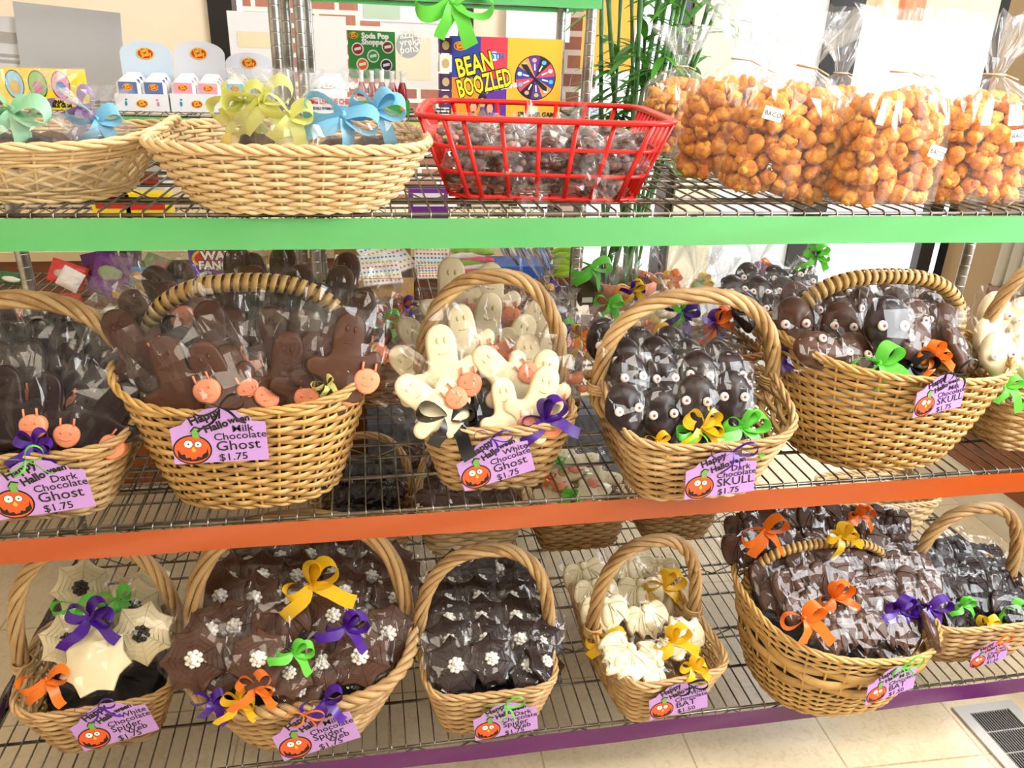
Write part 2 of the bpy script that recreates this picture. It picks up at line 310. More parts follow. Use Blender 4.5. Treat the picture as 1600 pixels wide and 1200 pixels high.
# ---------------------------------------------------------------- wire racks
def rack(label, x0, x1, y0, y1, shelves, posts, ribbons, zmax, step=.0254, group=None, pr=.0125, sideband=None):
    rk = thing('wire_shelving_rack', label, 'shelving', ((x0+x1)/2, (y0+y1)/2, 0), group)
    O = np.array([(x0+x1)/2, (y0+y1)/2, 0])
    for z, rib in zip(shelves, ribbons):
        mb = MB(); n = int(round((x1-x0)/step))
        for i in range(n+1):
            x = x0+(x1-x0)*i/n
            tube(mb, np.array([(x, y0-.003, z-.012), (x, y0-.003, z-.003), (x, y0+.004, z), (x, y1-.004, z), (x, y1+.003, z-.004), (x, y1+.003, z-.012)])-O, .0016, 4)
        D = y1-y0
        ys = [0, .16, .33, .5, .66, .83, 1] if D > .4 else [0, .33, .66, 1]
        for k, t in enumerate(ys):
            y = y0+D*t
            tube(mb, np.array([(x0, y, z-.004), (x1, y, z-.004)])-O, .0030, 6)
            if t in (0, 1) or (k % 2 == 0):
                zz = z-.036 if t in (0, 1) else z-.030
                tube(mb, np.array([(x0, y, zz), (x1, y, zz)])-O, .0026, 6)
                m = int((x1-x0)/.05); P = [(x0+(x1-x0)*i/m, y, (z-.006 if i % 2 else zz+.001)) for i in range(m+1)]
                tube(mb, np.array(P)-O, .0016, 4)
        for x in (x0, x1):
            for zz in (z-.004, z-.036): tube(mb, np.array([(x, y0, zz), (x, y1, zz)])-O, .003, 6)
            m = max(4, int(D/.05)); tube(mb, np.array([(x, y0+D*i/m, (z-.006 if i % 2 else z-.035)) for i in range(m+1)])-O, .0016, 4)
        sh = mb.build('shelf', CHROME, rk)
        if rib:
            m_, sides = rib; mb = MB()
            def band(ax, a, b, fixed, o_):
                m = 60; T = np.linspace(a, b, m+1); V = []; F = []
                for i, t in enumerate(T):
                    for k, zz in enumerate((z-.007, z-.0175, z-.028, z-.0385, z-.047)):
                        w = .0007*math.sin(i*.9+k*1.3)+.0006*math.sin(i*.37+k)
                        V.append((t, fixed+o_*(.0062+w), zz+.0007*math.sin(i*.21)) if ax == 0 else (fixed+o_*(.0062+w), t, zz))
                for i in range(m):
                    for k in range(4): a_ = i*5+k; F.append((a_, a_+5, a_+6, a_+1))
                mb.add(np.array(V)-O, F)
            band(0, x0-.006, x1+.006, y0, -1)
            if 'L' in sides: band(1, y0-.006, y1, x0, -1)
            if 'R' in sides: band(1, y0-.006, y1, x1, 1)
            if 'B' in sides: band(0, x0, x1, y1, 1)
            mb.build('shelf_ribbon', m_, rk)
    for (x, y) in posts:
        mb = MB(); prof = [(pr, .01)]; z = .03
        while z < zmax-.01: prof += [(pr, z-.0006), (pr, z), (pr*.94, z+.0004), (pr*.94, z+.0012), (pr, z+.0016), (pr, z+.0022)]; z += .0254
        prof += [(pr, zmax), (0, zmax)]; lathe(mb, prof, 14); lathe(mb, [(pr*1.1, 0), (pr*1.1, .012), (pr*.6, .02)], 12)
        p = mb.build('post', POSTM, rk, loc=Vector((x, y, 0))-Vector(O))
        mb = MB(); lathe(mb, [(pr*1.12, zmax-.004), (pr*1.14, zmax+.008), (pr*.8, zmax+.014), (0, zmax+.015)], 12); mb.build('cap', FRAME, p)
    return rk
G_T = mat('green_shelf_ribbon', '63BC70', .32, spec=.6, trans=.25, vary=(3, '70C67C')); G_O = mat('orange_shelf_ribbon', 'B44C12', .30, spec=.7, trans=.1); G_P = mat('purple_shelf_ribbon', '5E1660', .32, trans=.05)
G_Y = mat('yellow_green_ribbon', 'D6E86A', .45, trans=.3)
# the front top shelf stops below the eye line: posts end just above it
rack('large chrome wire rack in front, edged with green, orange and purple ribbon', XL, XR, 0, DEP, (SH_T, SH_M, SH_B), [(-.655, .60), (1.415, .60), (-.70, .02), (1.47, .02)], [(G_T, ''), (G_O, ''), (G_P, 'L')], 1.13)
BZ = 1.163
rack('narrow chrome rack with green ribbon behind the pastel candy baskets', -1.25, -.155, .80, 1.10, (1.445, BZ, .912, .745, .17), [(-.168, .81), (-.168, 1.09), (-1.24, .81), (-1.24, 1.09)], [(None), (G_T, 'R'), None, None, None], 1.52, group=None)
rack('chrome rack behind the red basket with pale yellow ribbon on its shelf', -.13, .515, .80, 1.10, (1.443, BZ, .912, .745, .17), [(-.118, .81), (-.118, 1.09), (.503, .81), (.503, 1.09)], [(G_T, 'LRB'), (G_Y, 'R'), None, None, (G_P, 'L')], 1.43)
# ---------------------------------------------------------------- baskets
def superellipse(n, N_):
    a = np.linspace(0, 2*PI, 721)[:-1]
    c, s = np.cos(a), np.sin(a); return np.sign(c)*np.abs(c)**(2/n), np.sign(s)*np.abs(s)**(2/n)
def footprint(ax, ay, n, N_):
    x, y = superellipse(n, N_); P = np.stack([x*ax, y*ay], 1)
    Q = np.concatenate([P, P[:1]]); s = np.concatenate([[0], np.cumsum(np.linalg.norm(np.diff(Q, axis=0), axis=1))])
    t = np.linspace(0, s[-1], N_+1)[:-1]; return np.stack([np.interp(t, s, Q[:, 0]), np.interp(t, s, Q[:, 1])], 1)
def helix(mb, P, strands, hr, sr, turns, closed=False, nrm=None, tones=None, sides=6, flat=1):
    P = np.asarray(P, float); n = len(P)
    T = (np.roll(P, -1, 0)-np.roll(P, 1, 0)) if closed else np.gradient(P, axis=0); T /= np.linalg.norm(T, axis=1)[:, None]
    up = np.tile([0, 0, 1.], (n, 1)) if nrm is None else np.tile(nrm, (n, 1)).astype(float)
    A = np.cross(T, up); A /= np.linalg.norm(A, axis=1)[:, None]+1e-9; B = np.cross(T, A)
    ph = np.arange(n)/(n if closed else n-1)*turns*2*PI
    for k in range(strands):
        a = ph+k*2*PI/strands; rad = np.cos(a)[:, None]*A+np.sin(a)[:, None]*B
        tube(mb, P+hr*rad, sr, sides, closed, tone=random.random()*.9, nrm=rad if flat != 1 else None, flat=flat)
def basket(label, c, z0, bot, top, h, n=5.5, rz=0, rows=14, stakes=26, style='round', m=WICKER, m2=None, handle=None, rise=0, tilt=0, rimr=.0042, group=None, cat='basket', belly=.0, tiltx=0, backrise=0, wide=None):
    """bot, top: half sizes (x, y); rim height h + rise*|cos|^3 at the sides + tilt along y + tiltx along x"""
    bk = thing('wicker_basket', label, cat, (c[0], c[1], z0), group, R(rz)); m2 = m2 or m
    seg = 4; K = stakes*seg
    FB = footprint(bot[0], bot[1], n, K); FT = footprint(top[0], top[1], n, K)
    ang = np.arctan2(FT[:, 1]/top[1], FT[:, 0]/top[0]); ca, sa = np.cos(ang), np.sin(ang)
    H = h+rise*np.abs(ca)**4+tilt*sa+tiltx*ca+backrise*np.clip(sa, 0, 1)**2
    def ring(t, off=0):
        w = t**(1-belly) if belly else t
        P = FB*(1-w)+FT*w; nn = P/(np.linalg.norm(P, axis=1)[:, None]+1e-9)
        P = P+nn*(np.asarray(off).reshape(-1, 1) if np.ndim(off) else off)
        return np.column_stack([P, t*H+.004]), np.column_stack([nn, np.zeros(K)])
    idx = np.arange(K); mb = MB(); sr = h/rows*.5
    wts = np.ones(rows) if wide is None else np.array(wide, float)
    edges = np.concatenate([[0], np.cumsum(wts)])/wts.sum()
    if style == 'open':
        for sg in (1, -1):
            for q in range(stakes):
                pts = []
                for t in np.linspace(.16, .70, 6):
                    P, nn = ring(t, .0015*sg*math.cos(t*30+q)); pts.append(P[(q*seg+int(sg*(t-.16)*seg*5))%K])
                tube(mb, pts, .0034, 4, nrm=np.tile([0, 0, 1.], (6, 1)), flat=.45, tone=random.random()*.8, cap=False)
    for j in range(len(wts)):
        if style == 'open' and 2 < j < 9: continue
        t = .03+.94*(edges[j]+edges[j+1])/2; rr = h*(edges[j+1]-edges[j])*.5
        amp = (.0042 if style == 'round' else .0042 if style == 'flat' else .0025)
        jw = RNG.normal(0, .0003, K)
        if wide is not None and wts[j] > 1.5: ph = np.cos((idx/seg)*PI/2+j*PI)*1.3
        else: ph = np.cos(((idx/seg) if style == 'round' else (idx/seg)*1.0)*PI+j*PI)
        P, nn = ring(t, amp*ph+jw)
        P[:, 2] += RNG.normal(0, .0002, K)
        if style != 'flat':
            tube(mb, P, rr*1.12, 5, True, tone=random.random()*.85)
        else:
            tube(mb, P, max(rr*1.10, .001), 4, True, nrm=nn, flat=3.0 if rr < .006 else 6, tone=random.random()*.85)
    for s in range(stakes):
        i = s*seg; pts = []
        for t in np.linspace(0, 1, 7):
            P, nn = ring(t); pts.append(P[i])
        tube(mb, pts, .0022 if style == 'round' else .0026, 5, tone=.3+.4*random.random(), cap=False)
    mb.build('woven_side', m, bk)
    mb = MB(); P, nn = ring(1.0, .001); helix(mb, P, 3, rimr*.85, rimr*.72, max(10, stakes*.55//1), True); 
    if style == 'flat': pass
    mb.build('rim', m2, bk)
    mb = MB(); P, nn = ring(0.0, .001); P[:, 2] = .004; helix(mb, P, 2, .0025, .003, stakes//2, True)
    B0 = footprint(bot[0]*.98, bot[1]*.98, n, 40); mb.add(np.column_stack([B0, np.full(40, .006)]), [tuple(range(40))], tone=.9)
    mb.build('base', m, bk)
    if handle:
        a, ztop, st = handle['a'], handle['top'], handle.get('style', 'twist'); yo = handle.get('y', 0); lean = handle.get('lean', 0); axis = handle.get('axis', 'x')
        t = np.linspace(0, PI, 56); zr = h+rise*.75
        e = handle.get('e', .8)
        X = a*np.sign(np.cos(t))*np.abs(np.cos(t))**e; Z = zr+(ztop-zr)*np.sin(t)**.85
        Y = yo+lean*np.sin(t)
        P = np.stack([X, Y, Z], 1)
        lo = np.array([[a*.97-(top[0]-bot[0])*.25, yo, zr*.72], [a*.985, yo, zr*.86]]); lo2 = lo[::-1]*[-1, 1, 1]
        P = np.concatenate([lo, P, lo2])
        if axis == 'y': P = P[:, [1, 0, 2]]
        mb = MB(); rr = handle.get('r', .007)
        if st == 'twist':
            helix(mb, P, 5, rr*.64, rr*.40, handle.get('turns', 3.2), nrm=(0, 1, 0) if axis == 'x' else (1, 0, 0))
            tube(mb, P, rr*.5, 6, tone=1.6)
        else:      # wrapped with a flat reed
            tube(mb, P, rr*.9, 10, nrm=np.tile([0, 1, 0], (len(P), 1)), flat=handle.get('flat', .8), tone=.95)
            Q = []; d = np.concatenate([[0], np.cumsum(np.linalg.norm(np.diff(P, axis=0), axis=1))]); tot = d[-1]; w = handle.get('wrap', .011)
            m_ = int(tot/w)*12; s = np.linspace(0, tot, m_); C = np.stack([np.interp(s, d, P[:, i]) for i in range(3)], 1)
            T = np.gradient(C, axis=0); T /= np.linalg.norm(T, axis=1)[:, None]; Bn = np.tile([0, 1., 0] if axis == 'x' else [1., 0, 0], (m_, 1)); A = np.cross(T, Bn); al = np.arange(m_)/12*2*PI
            rad = np.cos(al)[:, None]*A*.8+np.sin(al)[:, None]*Bn
            tube(mb, C+rad*rr, w*.46, 4, nrm=rad, flat=9, tone=.1)
        hd = mb.build('handle', m2, bk)
        if st == 'twist':
            for s in (1, -1):
                mb = MB(); q = np.array([s*a*.99, yo, zr+.004]) if axis == 'x' else np.array([yo, s*a*.99, zr+.004])
                for k in range(4):
                    tt = np.linspace(0, 2*PI, 13)[:-1]; tube(mb, np.stack([q[0]+rr*1.25*np.cos(tt), q[1]+rr*1.25*np.sin(tt), np.full(12, q[2]+(k-1.5)*.0045)], 1), .0026, 5, True, tone=random.random()*.6)
                mb.build('binding', m2, hd)
    return bk
def twist(a, top, **k): return dict(a=a, top=top, style='twist', **k)
BK = {}
def B(key, *a, **k): BK[key] = basket(*a, **k); return BK[key]
B('M1', 'square wicker basket of dark chocolate ghosts at the left end of the orange-edged shelf', (-.495, .122), SH_M, (.10, .085), (.16, .125), .118, rise=.04, rows=15, handle=twist(.15, .305, r=.0135), m=WICKER)
B('M2', 'tall oval golden reed basket full of milk chocolate ghosts', (-.183, .128), SH_M, (.125, .10), (.186, .148), .178, n=2.5, rise=.03, rows=20, stakes=30, style='flat', m=REED, handle=dict(a=.15, top=.312, r=.017, wrap=.013, style='wrap', y=.035, flat=.55), belly=.1)
B('M3', 'small wicker basket of white chocolate ghosts with tall arched handle', (.19, .125), SH_M, (.083, .085), (.122, .118), .118, rise=.012, rows=14, stakes=24, handle=twist(.116, .326, r=.0122))
B('M4', 'square wicker basket of dark chocolate skulls hanging over the orange shelf edge', (.505, .077), SH_M, (.096, .105), (.145, .14), .108, rise=.055, rows=15, handle=twist(.150, .303, r=.013))
B('M5', 'large oval golden reed basket of milk chocolate skulls with wrapped handle', (.885, .128), SH_M, (.135, .11), (.215, .16), .185, n=2.4, rise=.02, tiltx=-.02, rows=22, stakes=36, style='flat', m=REED, handle=dict(a=.165, top=.305, r=.017, style='wrap', y=.03, flat=.6, wrap=.013), belly=.2)
B('M6', 'wicker basket of white chocolate skulls at the right end of the orange-edged shelf', (1.225, .14), SH_M, (.10, .085), (.145, .115), .115, rise=.02, handle=twist(.135, .34, r=.0122), m=WICKER)
B('B1', 'small wicker basket of white chocolate spider webs at the lower left corner', (-.485, .160), SH_B, (.083, .088), (.125, .122), .118, rise=.012, rz=5, rows=15, stakes=24, handle=twist(.130, .36, r=.0135))
B('B2', 'wide wicker basket heaped with milk chocolate spider webs on the bottom shelf', (-.14, .135), SH_B, (.122, .115), (.195, .155), .128, n=2.8, rise=.035, rows=14, stakes=30, m=WICKER, rimr=.008, handle=twist(.185, .40, r=.015, turns=1.6))
B('B3', 'small wicker basket packed with dark chocolate spider webs on black lining', (.187, .112), SH_B, (.088, .10), (.118, .13), .112, rise=.012, rows=14, stakes=24, handle=twist(.122, .322, r=.013))
B('B4', 'narrow wicker basket of white chocolate bats at the middle of the bottom shelf', (.50, .117), SH_B, (.078, .12), (.108, .16), .124, rz=7, rise=.0, rows=16, stakes=26, handle=twist(.108, .31, r=.013))
B('B5', 'large brown reed basket heaped with milk chocolate bats overhanging the purple edge', (.865, .072), SH_B, (.135, .12), (.185, .165), .165, n=2.5, rise=.012, tiltx=-.02, backrise=.03, stakes=30, style='flat', m=REED, belly=.2, rows=20, wide=[1]*9+[3]*3+[1]*5, handle=dict(a=.15, top=.262, r=.011, style='wrap', y=.06, flat=.6))
B('B6', 'shallow wicker basket of dark chocolate bats at the right of the bottom shelf', (1.215, .15), SH_B, (.105, .10), (.145, .13), .105, rise=.01, rows=13, handle=twist(.125, .305, r=.013), m=WICKER)
B('C1', 'small wicker basket of dark wrapped sweets at the back below the milk ghosts', (-.03, .625), SH_B, (.09, .05), (.12, .07), .12, handle=twist(.115, .30, r=.009), rows=12, stakes=26)
B('C2', 'pale wicker basket with looped border behind the dark spider web basket', (.225, .615), SH_B, (.10, .065), (.13, .085), .13, handle=twist(.125, .31, r=.009), m=WICKER_PALE, rimr=.007, rows=10, stakes=22)
B('C3', 'square wicker basket of cream wrapped sweets at the back behind the white bats', (.49, .60), SH_B, (.093, .065), (.118, .08), .12, rows=12, stakes=26, m=WICKER)
B('C4', 'handleless wicker basket standing at the back just left of the heaped bats', (.745, .60), SH_B, (.08, .06), (.11, .08), .11, rows=11, stakes=26, m=WICKER)
B('C5', 'pale cream wicker basket at the back right of the bottom shelf', (1.28, .54), SH_B, (.10, .06), (.14, .085), .11, rows=10, stakes=26, m=WICKER_PALE)
B('D1', 'low dark brown basket of ribboned gift bags behind the dark skull basket', (.67, .46), SH_M, (.10, .07), (.14, .10), .075, rows=9, stakes=26, m=REED_DARK)
B('D2', 'brown wicker basket with wrapped dark sweets behind the milk skull basket', (1.01, .50), SH_M, (.11, .07), (.15, .10), .085, rows=9, stakes=26, m=WICKER)
B('D3', 'brown wicker basket of gift bags between the milk and white ghost baskets', (.04, .44), SH_M, (.08, .06), (.11, .08), .085, rows=9, stakes=26, m=REED_DARK)
B('T1', 'low open-weave wicker basket of chocolates with mint and lilac bows, top left', (-.45, .155), SH_T, (.13, .10), (.195, .145), .07, n=2.8, rows=14, stakes=26, style='open', m=WICKER_PALE, rise=.02, rimr=.0042)
B('T2', 'low oval wicker basket of chocolates with yellow and blue bows on the top shelf', (-.09, .112), SH_T, (.120, .125), (.176, .160), .078, n=3.6, rows=14, stakes=38, m=WICKER_PALE, rise=.0, rimr=.0046, belly=.25)
# red plastic basket
rb = thing('plastic_basket', 'red plastic grid basket filled with bags of chocolate pebbles on the top shelf', 'basket', (.267, .195, SH_T), None, R(-8))
RED = mat('red_plastic', 'E2231F', .3, trans=.1)
def rrect(ax, ay, z, n=72, e=7): P = footprint(ax, ay, e, n); return np.column_stack([P, np.full(n, z)])
mb = MB(); hz = .112
for z, r, f in ((hz, .0045, 1), (hz*.66, .003, 1), (hz*.34, .003, 1), (.004, .003, 1)):
    t = z/hz; tube(mb, rrect(.135+.04*t, .125+.038*t, z), r, 6, True)
tube(mb, rrect(.181, .169, hz+.001), .0035, 6, True)
mb.build('rim_and_hoops', RED, rb)
mb = MB()
for i in range(14):
    x = -1+2*i/13
    for s in (-1, 1):
        if i % 13 and i % 2 == 0 or i in (1, 12): tube(mb, [(x*.125, s*.125, .003), (x*.165, s*.163, hz)], .0042, 4)
for i in range(1, 12):
    y = -1+2*i/12
    for s in (-1, 1): tube(mb, [(s*.135, y*.115, .003), (s*.175, y*.153, hz)], .0030, 4)
mb.build('bars', RED, rb)
mb = MB()
for i in range(12): t = -1+2*(i+.5)/12; tube(mb, [(t*.135, -.125, .003), (t*.135, .125, .003)], .002, 4); tube(mb, [(-.135, t*.125, .003), (.135, t*.125, .003)], .002, 4)
mb.build('bottom_grid', RED, rb)
# ---------------------------------------------------------------- wrapped sweets
def put(o, loc, roll=0, lean=0, yaw=0, s=1):
    o.rotation_mode = 'YXZ'; o.location = loc; o.rotation_euler = (R(-lean), R(roll), R(yaw)); o.scale = (s, s, s); return o
def copy_tree(o, parent=None):
    c = o.copy(); COL.objects.link(c); c.parent = parent
    for ch in list(o.children): copy_tree(ch, c)
    return c
def sheetbag(seed, w, hb, ht, th, neck=True, tail=.03, tw=.022, jit=.0022, n=18, rings=8, pinch=.12):
    """clear bag round a flat sweet: body from z=-hb (neck) to z=+ht, open flared tail below the neck"""
    g = np.random.default_rng(seed); mb = MB(); rows = []
    def ring(z, ax, ay, j, e=2.6):
        a = np.arange(n)*2*PI/n+g.normal(0, .06, n)
        x = np.sign(np.cos(a))*np.abs(np.cos(a))**(2/e)*ax; y = np.sign(np.sin(a))*np.abs(np.sin(a))**(.9)*ay
        fold = 1+g.normal(0, j, n); return np.stack([x*fold, y*fold+g.normal(0, jit*.6, n), z+g.normal(0, jit*.8, n)], 1)
    if neck and tail:
        for z, f in ((-hb-tail, 1), (-hb-tail*.5, .7)):
            rows.append(ring(z, tw*f, .010*f, .35, 2))
        rows.append(ring(-hb, .0035, .0035, .1, 2))
    for i in range(rings):
        t = i/(rings-1)
        z = -hb+(hb+ht)*(.06+.94*t)
        ax = w*min(1, .25+2.4*t) if neck else w
        ay = th*(math.sin(PI*min(1, .12+.88*t)**.8)**.6) if t < 1 else .0012
        rows.append(ring(z, ax*(1+g.normal(0, .03)), max(ay, .0012), .03, 4))
    V = np.concatenate(rows); m = len(rows)
    F = []
    for i in range(m-1):
        for k in range(n):
            a, b, c, d = i*n+k, i*n+(k+1) % n, (i+1)*n+(k+1) % n, (i+1)*n+k
            if (i+k) % 2: F += [(a, b, c), (a, c, d)]
            else: F += [(a, b, d), (b, c, d)]
    return mb.add(V, F)
def strip(mb, C, W_):
    C = np.asarray(C, float); W_ = np.asarray(W_, float); n = len(C)
    V = np.stack([C-W_, C+W_], 1).reshape(-1, 3); return mb.add(V, [(2*i, 2*i+1, 2*i+3, 2*i+2) for i in range(n-1)])
def bow_mb(seed, Lp=.026, w=.006, loops=2, tails=2, tl=.035):
    g = np.random.default_rng(seed); mb = MB()
    for k in range(loops):
        a0 = (PI if k % 2 else 0)+g.uniform(-.1, .55)*(1 if k % 2 == 0 else -1)+(k//2)*.9; l = Lp*g.uniform(.85, 1.2)
        t = np.linspace(0, 2*PI, 19); x = l*(1-np.cos(t))/2; z = l*.40*np.sin(t)*np.sin(t/2); tw = g.uniform(.3, 1.1)
        c, s = math.cos(a0), math.sin(a0)
        C = np.stack([x*c-z*s, -.004-.010*np.sin(t/2)+0*x, x*s+z*c], 1)
        ph = tw+np.sin(t)*.35; W_ = np.stack([-np.sin(ph)*s*w, np.cos(ph)*w, np.sin(ph)*c*w], 1); W_ *= (np.clip(np.sin(t/2)*3, .35, 1))[:, None]
        strip(mb, C, W_)
    for k in range(tails):
        a0 = -PI/2+(1 if k % 2 else -1)*g.uniform(.25, .95); l = tl*g.uniform(.7, 1.2); t = np.linspace(0, 1, 8)
        c, s = math.cos(a0), math.sin(a0); wv = .004*np.sin(t*PI*1.6)
        C = np.stack([t*l*c-wv*s, -.006-.008*np.sin(t*PI), t*l*s+wv*c], 1); ph = g.uniform(-.5, .5)+t*g.uniform(-.8, .8)
        W_ = np.stack([-s*w*np.cos(ph), w*np.sin(ph), c*w*np.cos(ph)], 1)*(.4+.6*np.clip(t*5, 0, 1))[:, None]; strip(mb, C, W_)
    blob(mb, (0, -.004, 0), (w*.7, w*.6, w*.7)); return mb
GHOST = [(-.10, -.5), (-.20, -.46), (-.19, -.34), (-.24, -.24), (-.40, -.22), (-.44, -.10), (-.36, -.01), (-.22, -.02), (-.17, .06), (-.18, .24), (-.17, .40), (-.10, .50), (0, .53), (.10, .50), (.17, .40), (.18, .22), (.17, .06), (.24, .10), (.34, .14), (.42, .06), (.40, -.06), (.30, -.14), (.24, -.24), (.27, -.40), (.19, -.5), (.06, -.47)]
batR = [(0, .30), (.05, .42), (.11, .31), (.20, .38), (.36, .40), (.50, .24), (.54, -.02), (.47, -.26), (.38, -.13), (.28, -.22), (.23, -.40), (.14, -.28), (.06, -.44), (0, -.50)]
BAT = batR+[(-x, z) for x, z in batR[-2:0:-1]]
WEB = []
for i in range(7):
    a = PI/2+i*2*PI/7; WEB += [(.52*math.cos(a), .52*math.sin(a))]
    for q in (.25, .5, .75):
        b = a+q*2*PI/7; r = .52-.115*math.sin(q*PI); WEB.append((r*math.cos(b), r*math.sin(b)))
CH = {'milk': (MILK, MILKW), 'dark': (DARK, DARKW), 'white': (WHITE, WHITEW)}
PROTO = {}; BAGS = {}; BOWS = {}
def getbag(w, hb, ht, th, neck, v):
    k = (w, hb, ht, th, neck, v)
    if k not in BAGS:
        o = sheetbag(int(w*1e4+ht*1e4)*7+v, w, hb, ht, th, True, .03 if neck else 0).build('wrapper', CELLO, None, False); BAGS[k] = o.data; bpy.data.objects.remove(o)
    return BAGS[k]
def getbow(color, v, big=1.0):
    k = (color, v, big)
    if k not in BOWS:
        o = bow_mb(v*13+5, .029*big, .0070*big, 2 if v % 3 else 3, 2, .040*big).build('ribbon_bow', RIB[color], None, True); BOWS[k] = o.data; bpy.data.objects.remove(o)
    return BOWS[k]
def proto(kind, ch):
    k = (kind, ch)
    if k in PROTO: return PROTO[k]
    m, mw = CH[ch]; parts = []
    if kind == 'ghost':
        S = .118; P = smooth_closed(np.array(GHOST)*S, 2); mb = MB(); plate(mb, P, .013, .0035)
        parts.append((mb.build('chocolate', m), [])); mb = MB()
        for x in (-.045, .045): blob(mb, (x*S, -.0068, .33*S), (.0022, .0012, .0045))
        t = np.linspace(-.9, .9, 7); tube(mb, np.stack([.05*S*np.sin(t)*1.3, np.full(7, -.0068), (.20-.03*np.cos(t))*S], 1), .0009, 5)
        parts.append((mb.build('face', {'milk': mat('milk_shadow_relief', '55291C', .4), 'dark': mat('dark_relief', '1E100C', .4), 'white': mat('white_relief', 'E0CC98', .5)}[ch]), []))
        mb = MB(); a = np.arange(22)*2*PI/22; r = .145*S; PU = [(.26*S+r*1.02*math.cos(q), -.20*S+r*math.sin(q)*(1-.12*math.sin(q))) for q in a]; plate(mb, PU, .022, .003)
        for x in (-.5, .5): tube(mb, [(.26*S+x*r, -.0095, -.20*S+r*.7), (.26*S+x*r*1.0, -.0095, -.20*S+r*1.35)], .0016, 5)
        for x in (-.35, .35): blob(mb, (.26*S+x*r, -.0115, -.20*S+.15*r), (.0016, .001, .002))
        tube(mb, np.stack([.26*S+.5*r*np.sin(t), np.full(7, -.0113), -.20*S-.2*r-.25*r*np.cos(t)], 1), .0009, 5)
        parts.append((mb.build('pumpkin', ORC), [])); hb, ht, w, th = .072, .088, .052, .014
    elif kind == 'skull':
        v = ICO3[0].copy(); S = .042
        z = v[:, 2]; w_ = np.where(z < -.1, 1-.42*np.clip((-.1-z)/.5, 0, 1), 1.0)
        v[:, 0] *= w_*.74; v[:, 1] *= .42*(1-.15*(z < -.2)); v[:, 2] *= 1.05
        for ex in (-.34, .34):
            d = np.hypot(v[:, 0]-ex, v[:, 2]-.10); v[:, 1] += np.where((v[:, 1] < 0) & (d < .3), .24*(1-(d/.3)**2), 0)
        d = np.hypot(v[:, 0]*1.6, v[:, 2]+.33); v[:, 1] += np.where((v[:, 1] < 0) & (d < .16), .16, 0)
        v[:, 1] += np.where((v[:, 1] < 0) & (z < -.55) & (np.abs(np.sin(v[:, 0]*22)) > .85), .04, 0)
        mb = MB(); mb.add(v*S, ICO3[1]); parts.append((mb.build('chocolate', m), []))
        for ex in (-.36, .36):
            mb = MB(); blob(mb, (ex*S, -.0130, .0042), (.0068, .0036, .0068), ICO2); e = mb.build('eye', EYEW); mb = MB(); blob(mb, (ex*S*.97, -.0163, .0038), (.0026, .0012, .0026)); p = mb.build('pupil', EYER); parts.append((e, [p]))
        hb, ht, w, th = .044, .052, .038, .020
    elif kind == 'web':
        S = .098; mb = MB(); plate(mb, np.array(WEB)*S, .009, .002)
        for i in range(7):
            a = PI/2+i*2*PI/7; rod(mb, (.06*S*math.cos(a), -.0046, .06*S*math.sin(a)), (.50*S*math.cos(a), -.0046, .50*S*math.sin(a)), .0011, 5)
        for rr in (.14, .22, .30, .38):
            P = []
            for i in range(14):
                a = PI/2+i*PI/7; q = rr*(1 if i % 2 == 0 else .86); P.append((q*S*math.cos(a), -.0045, q*S*math.sin(a)))
            tube(mb, P, .0009, 4, True)
        parts.append((mb.build('chocolate', mw), []))
        mb = MB(); g = random.Random(3)
        for i in range(8):
            a = i*PI/4; blob(mb, (.0098*math.cos(a), -.0068, .0098*math.sin(a)), (.0050, .0036, .0042))
        for i in range(4): a = i*PI/2+.4; blob(mb, (.0045*math.cos(a), -.0098, .0045*math.sin(a)), (.0048, .004, .0048))
        blob(mb, (0, -.0135, 0), (.004, .004, .004)); parts.append((mb.build('icing', DICING if ch == 'white' else ICING), []))
        hb, ht, w, th = .055, .058, .054, .013
    else:
        S = .088; mb = MB(); plate(mb, smooth_closed(np.array(BAT)*S, 1), .012, .0035)
        blob(mb, (0, -.006, -.02*S), (.010, .005, .022), ICO2); blob(mb, (0, -.007, .27*S), (.0085, .005, .0085), ICO2)
        for sg in (1, -1):
            for x, z in ((.45, .22), (.46, -.2), (.30, -.17), (.16, -.26)):
                P = [(sg*.09*S, -.006, .20*S), (sg*(x*.55+.06)*S, -.0085, (z*.5+.17)*S), (sg*x*S, -.0055, z*S)]; tube(mb, smooth_open(P), .0014, 5)
        parts.append((mb.build('chocolate', m), [])); hb, ht, w, th = .050, .052, .052, .015
    mb = MB(); rod(mb, (0, 0, -hb+.012), (0, 0, -hb-.028), .0021, 8); parts.append((mb.build('stick', STICK), []))
    for p, subs in parts:
        for s in subs: COL.objects.unlink(s)
        COL.objects.unlink(p)
    PROTO[k] = (parts, (w, hb, ht, th)); return PROTO[k]
def smooth_open(P, n=7):
    P = np.array(P, float); t = np.linspace(0, 1, n)[:, None]; return (1-t)**2*P[0]+2*t*(1-t)*P[1]+t*t*P[2]
NAMES = {'ghost': 'ghost_lollipop', 'skull': 'skull_lollipop', 'web': 'spider_web_lollipop', 'bat': 'bat_lollipop'}
cnt = [0]
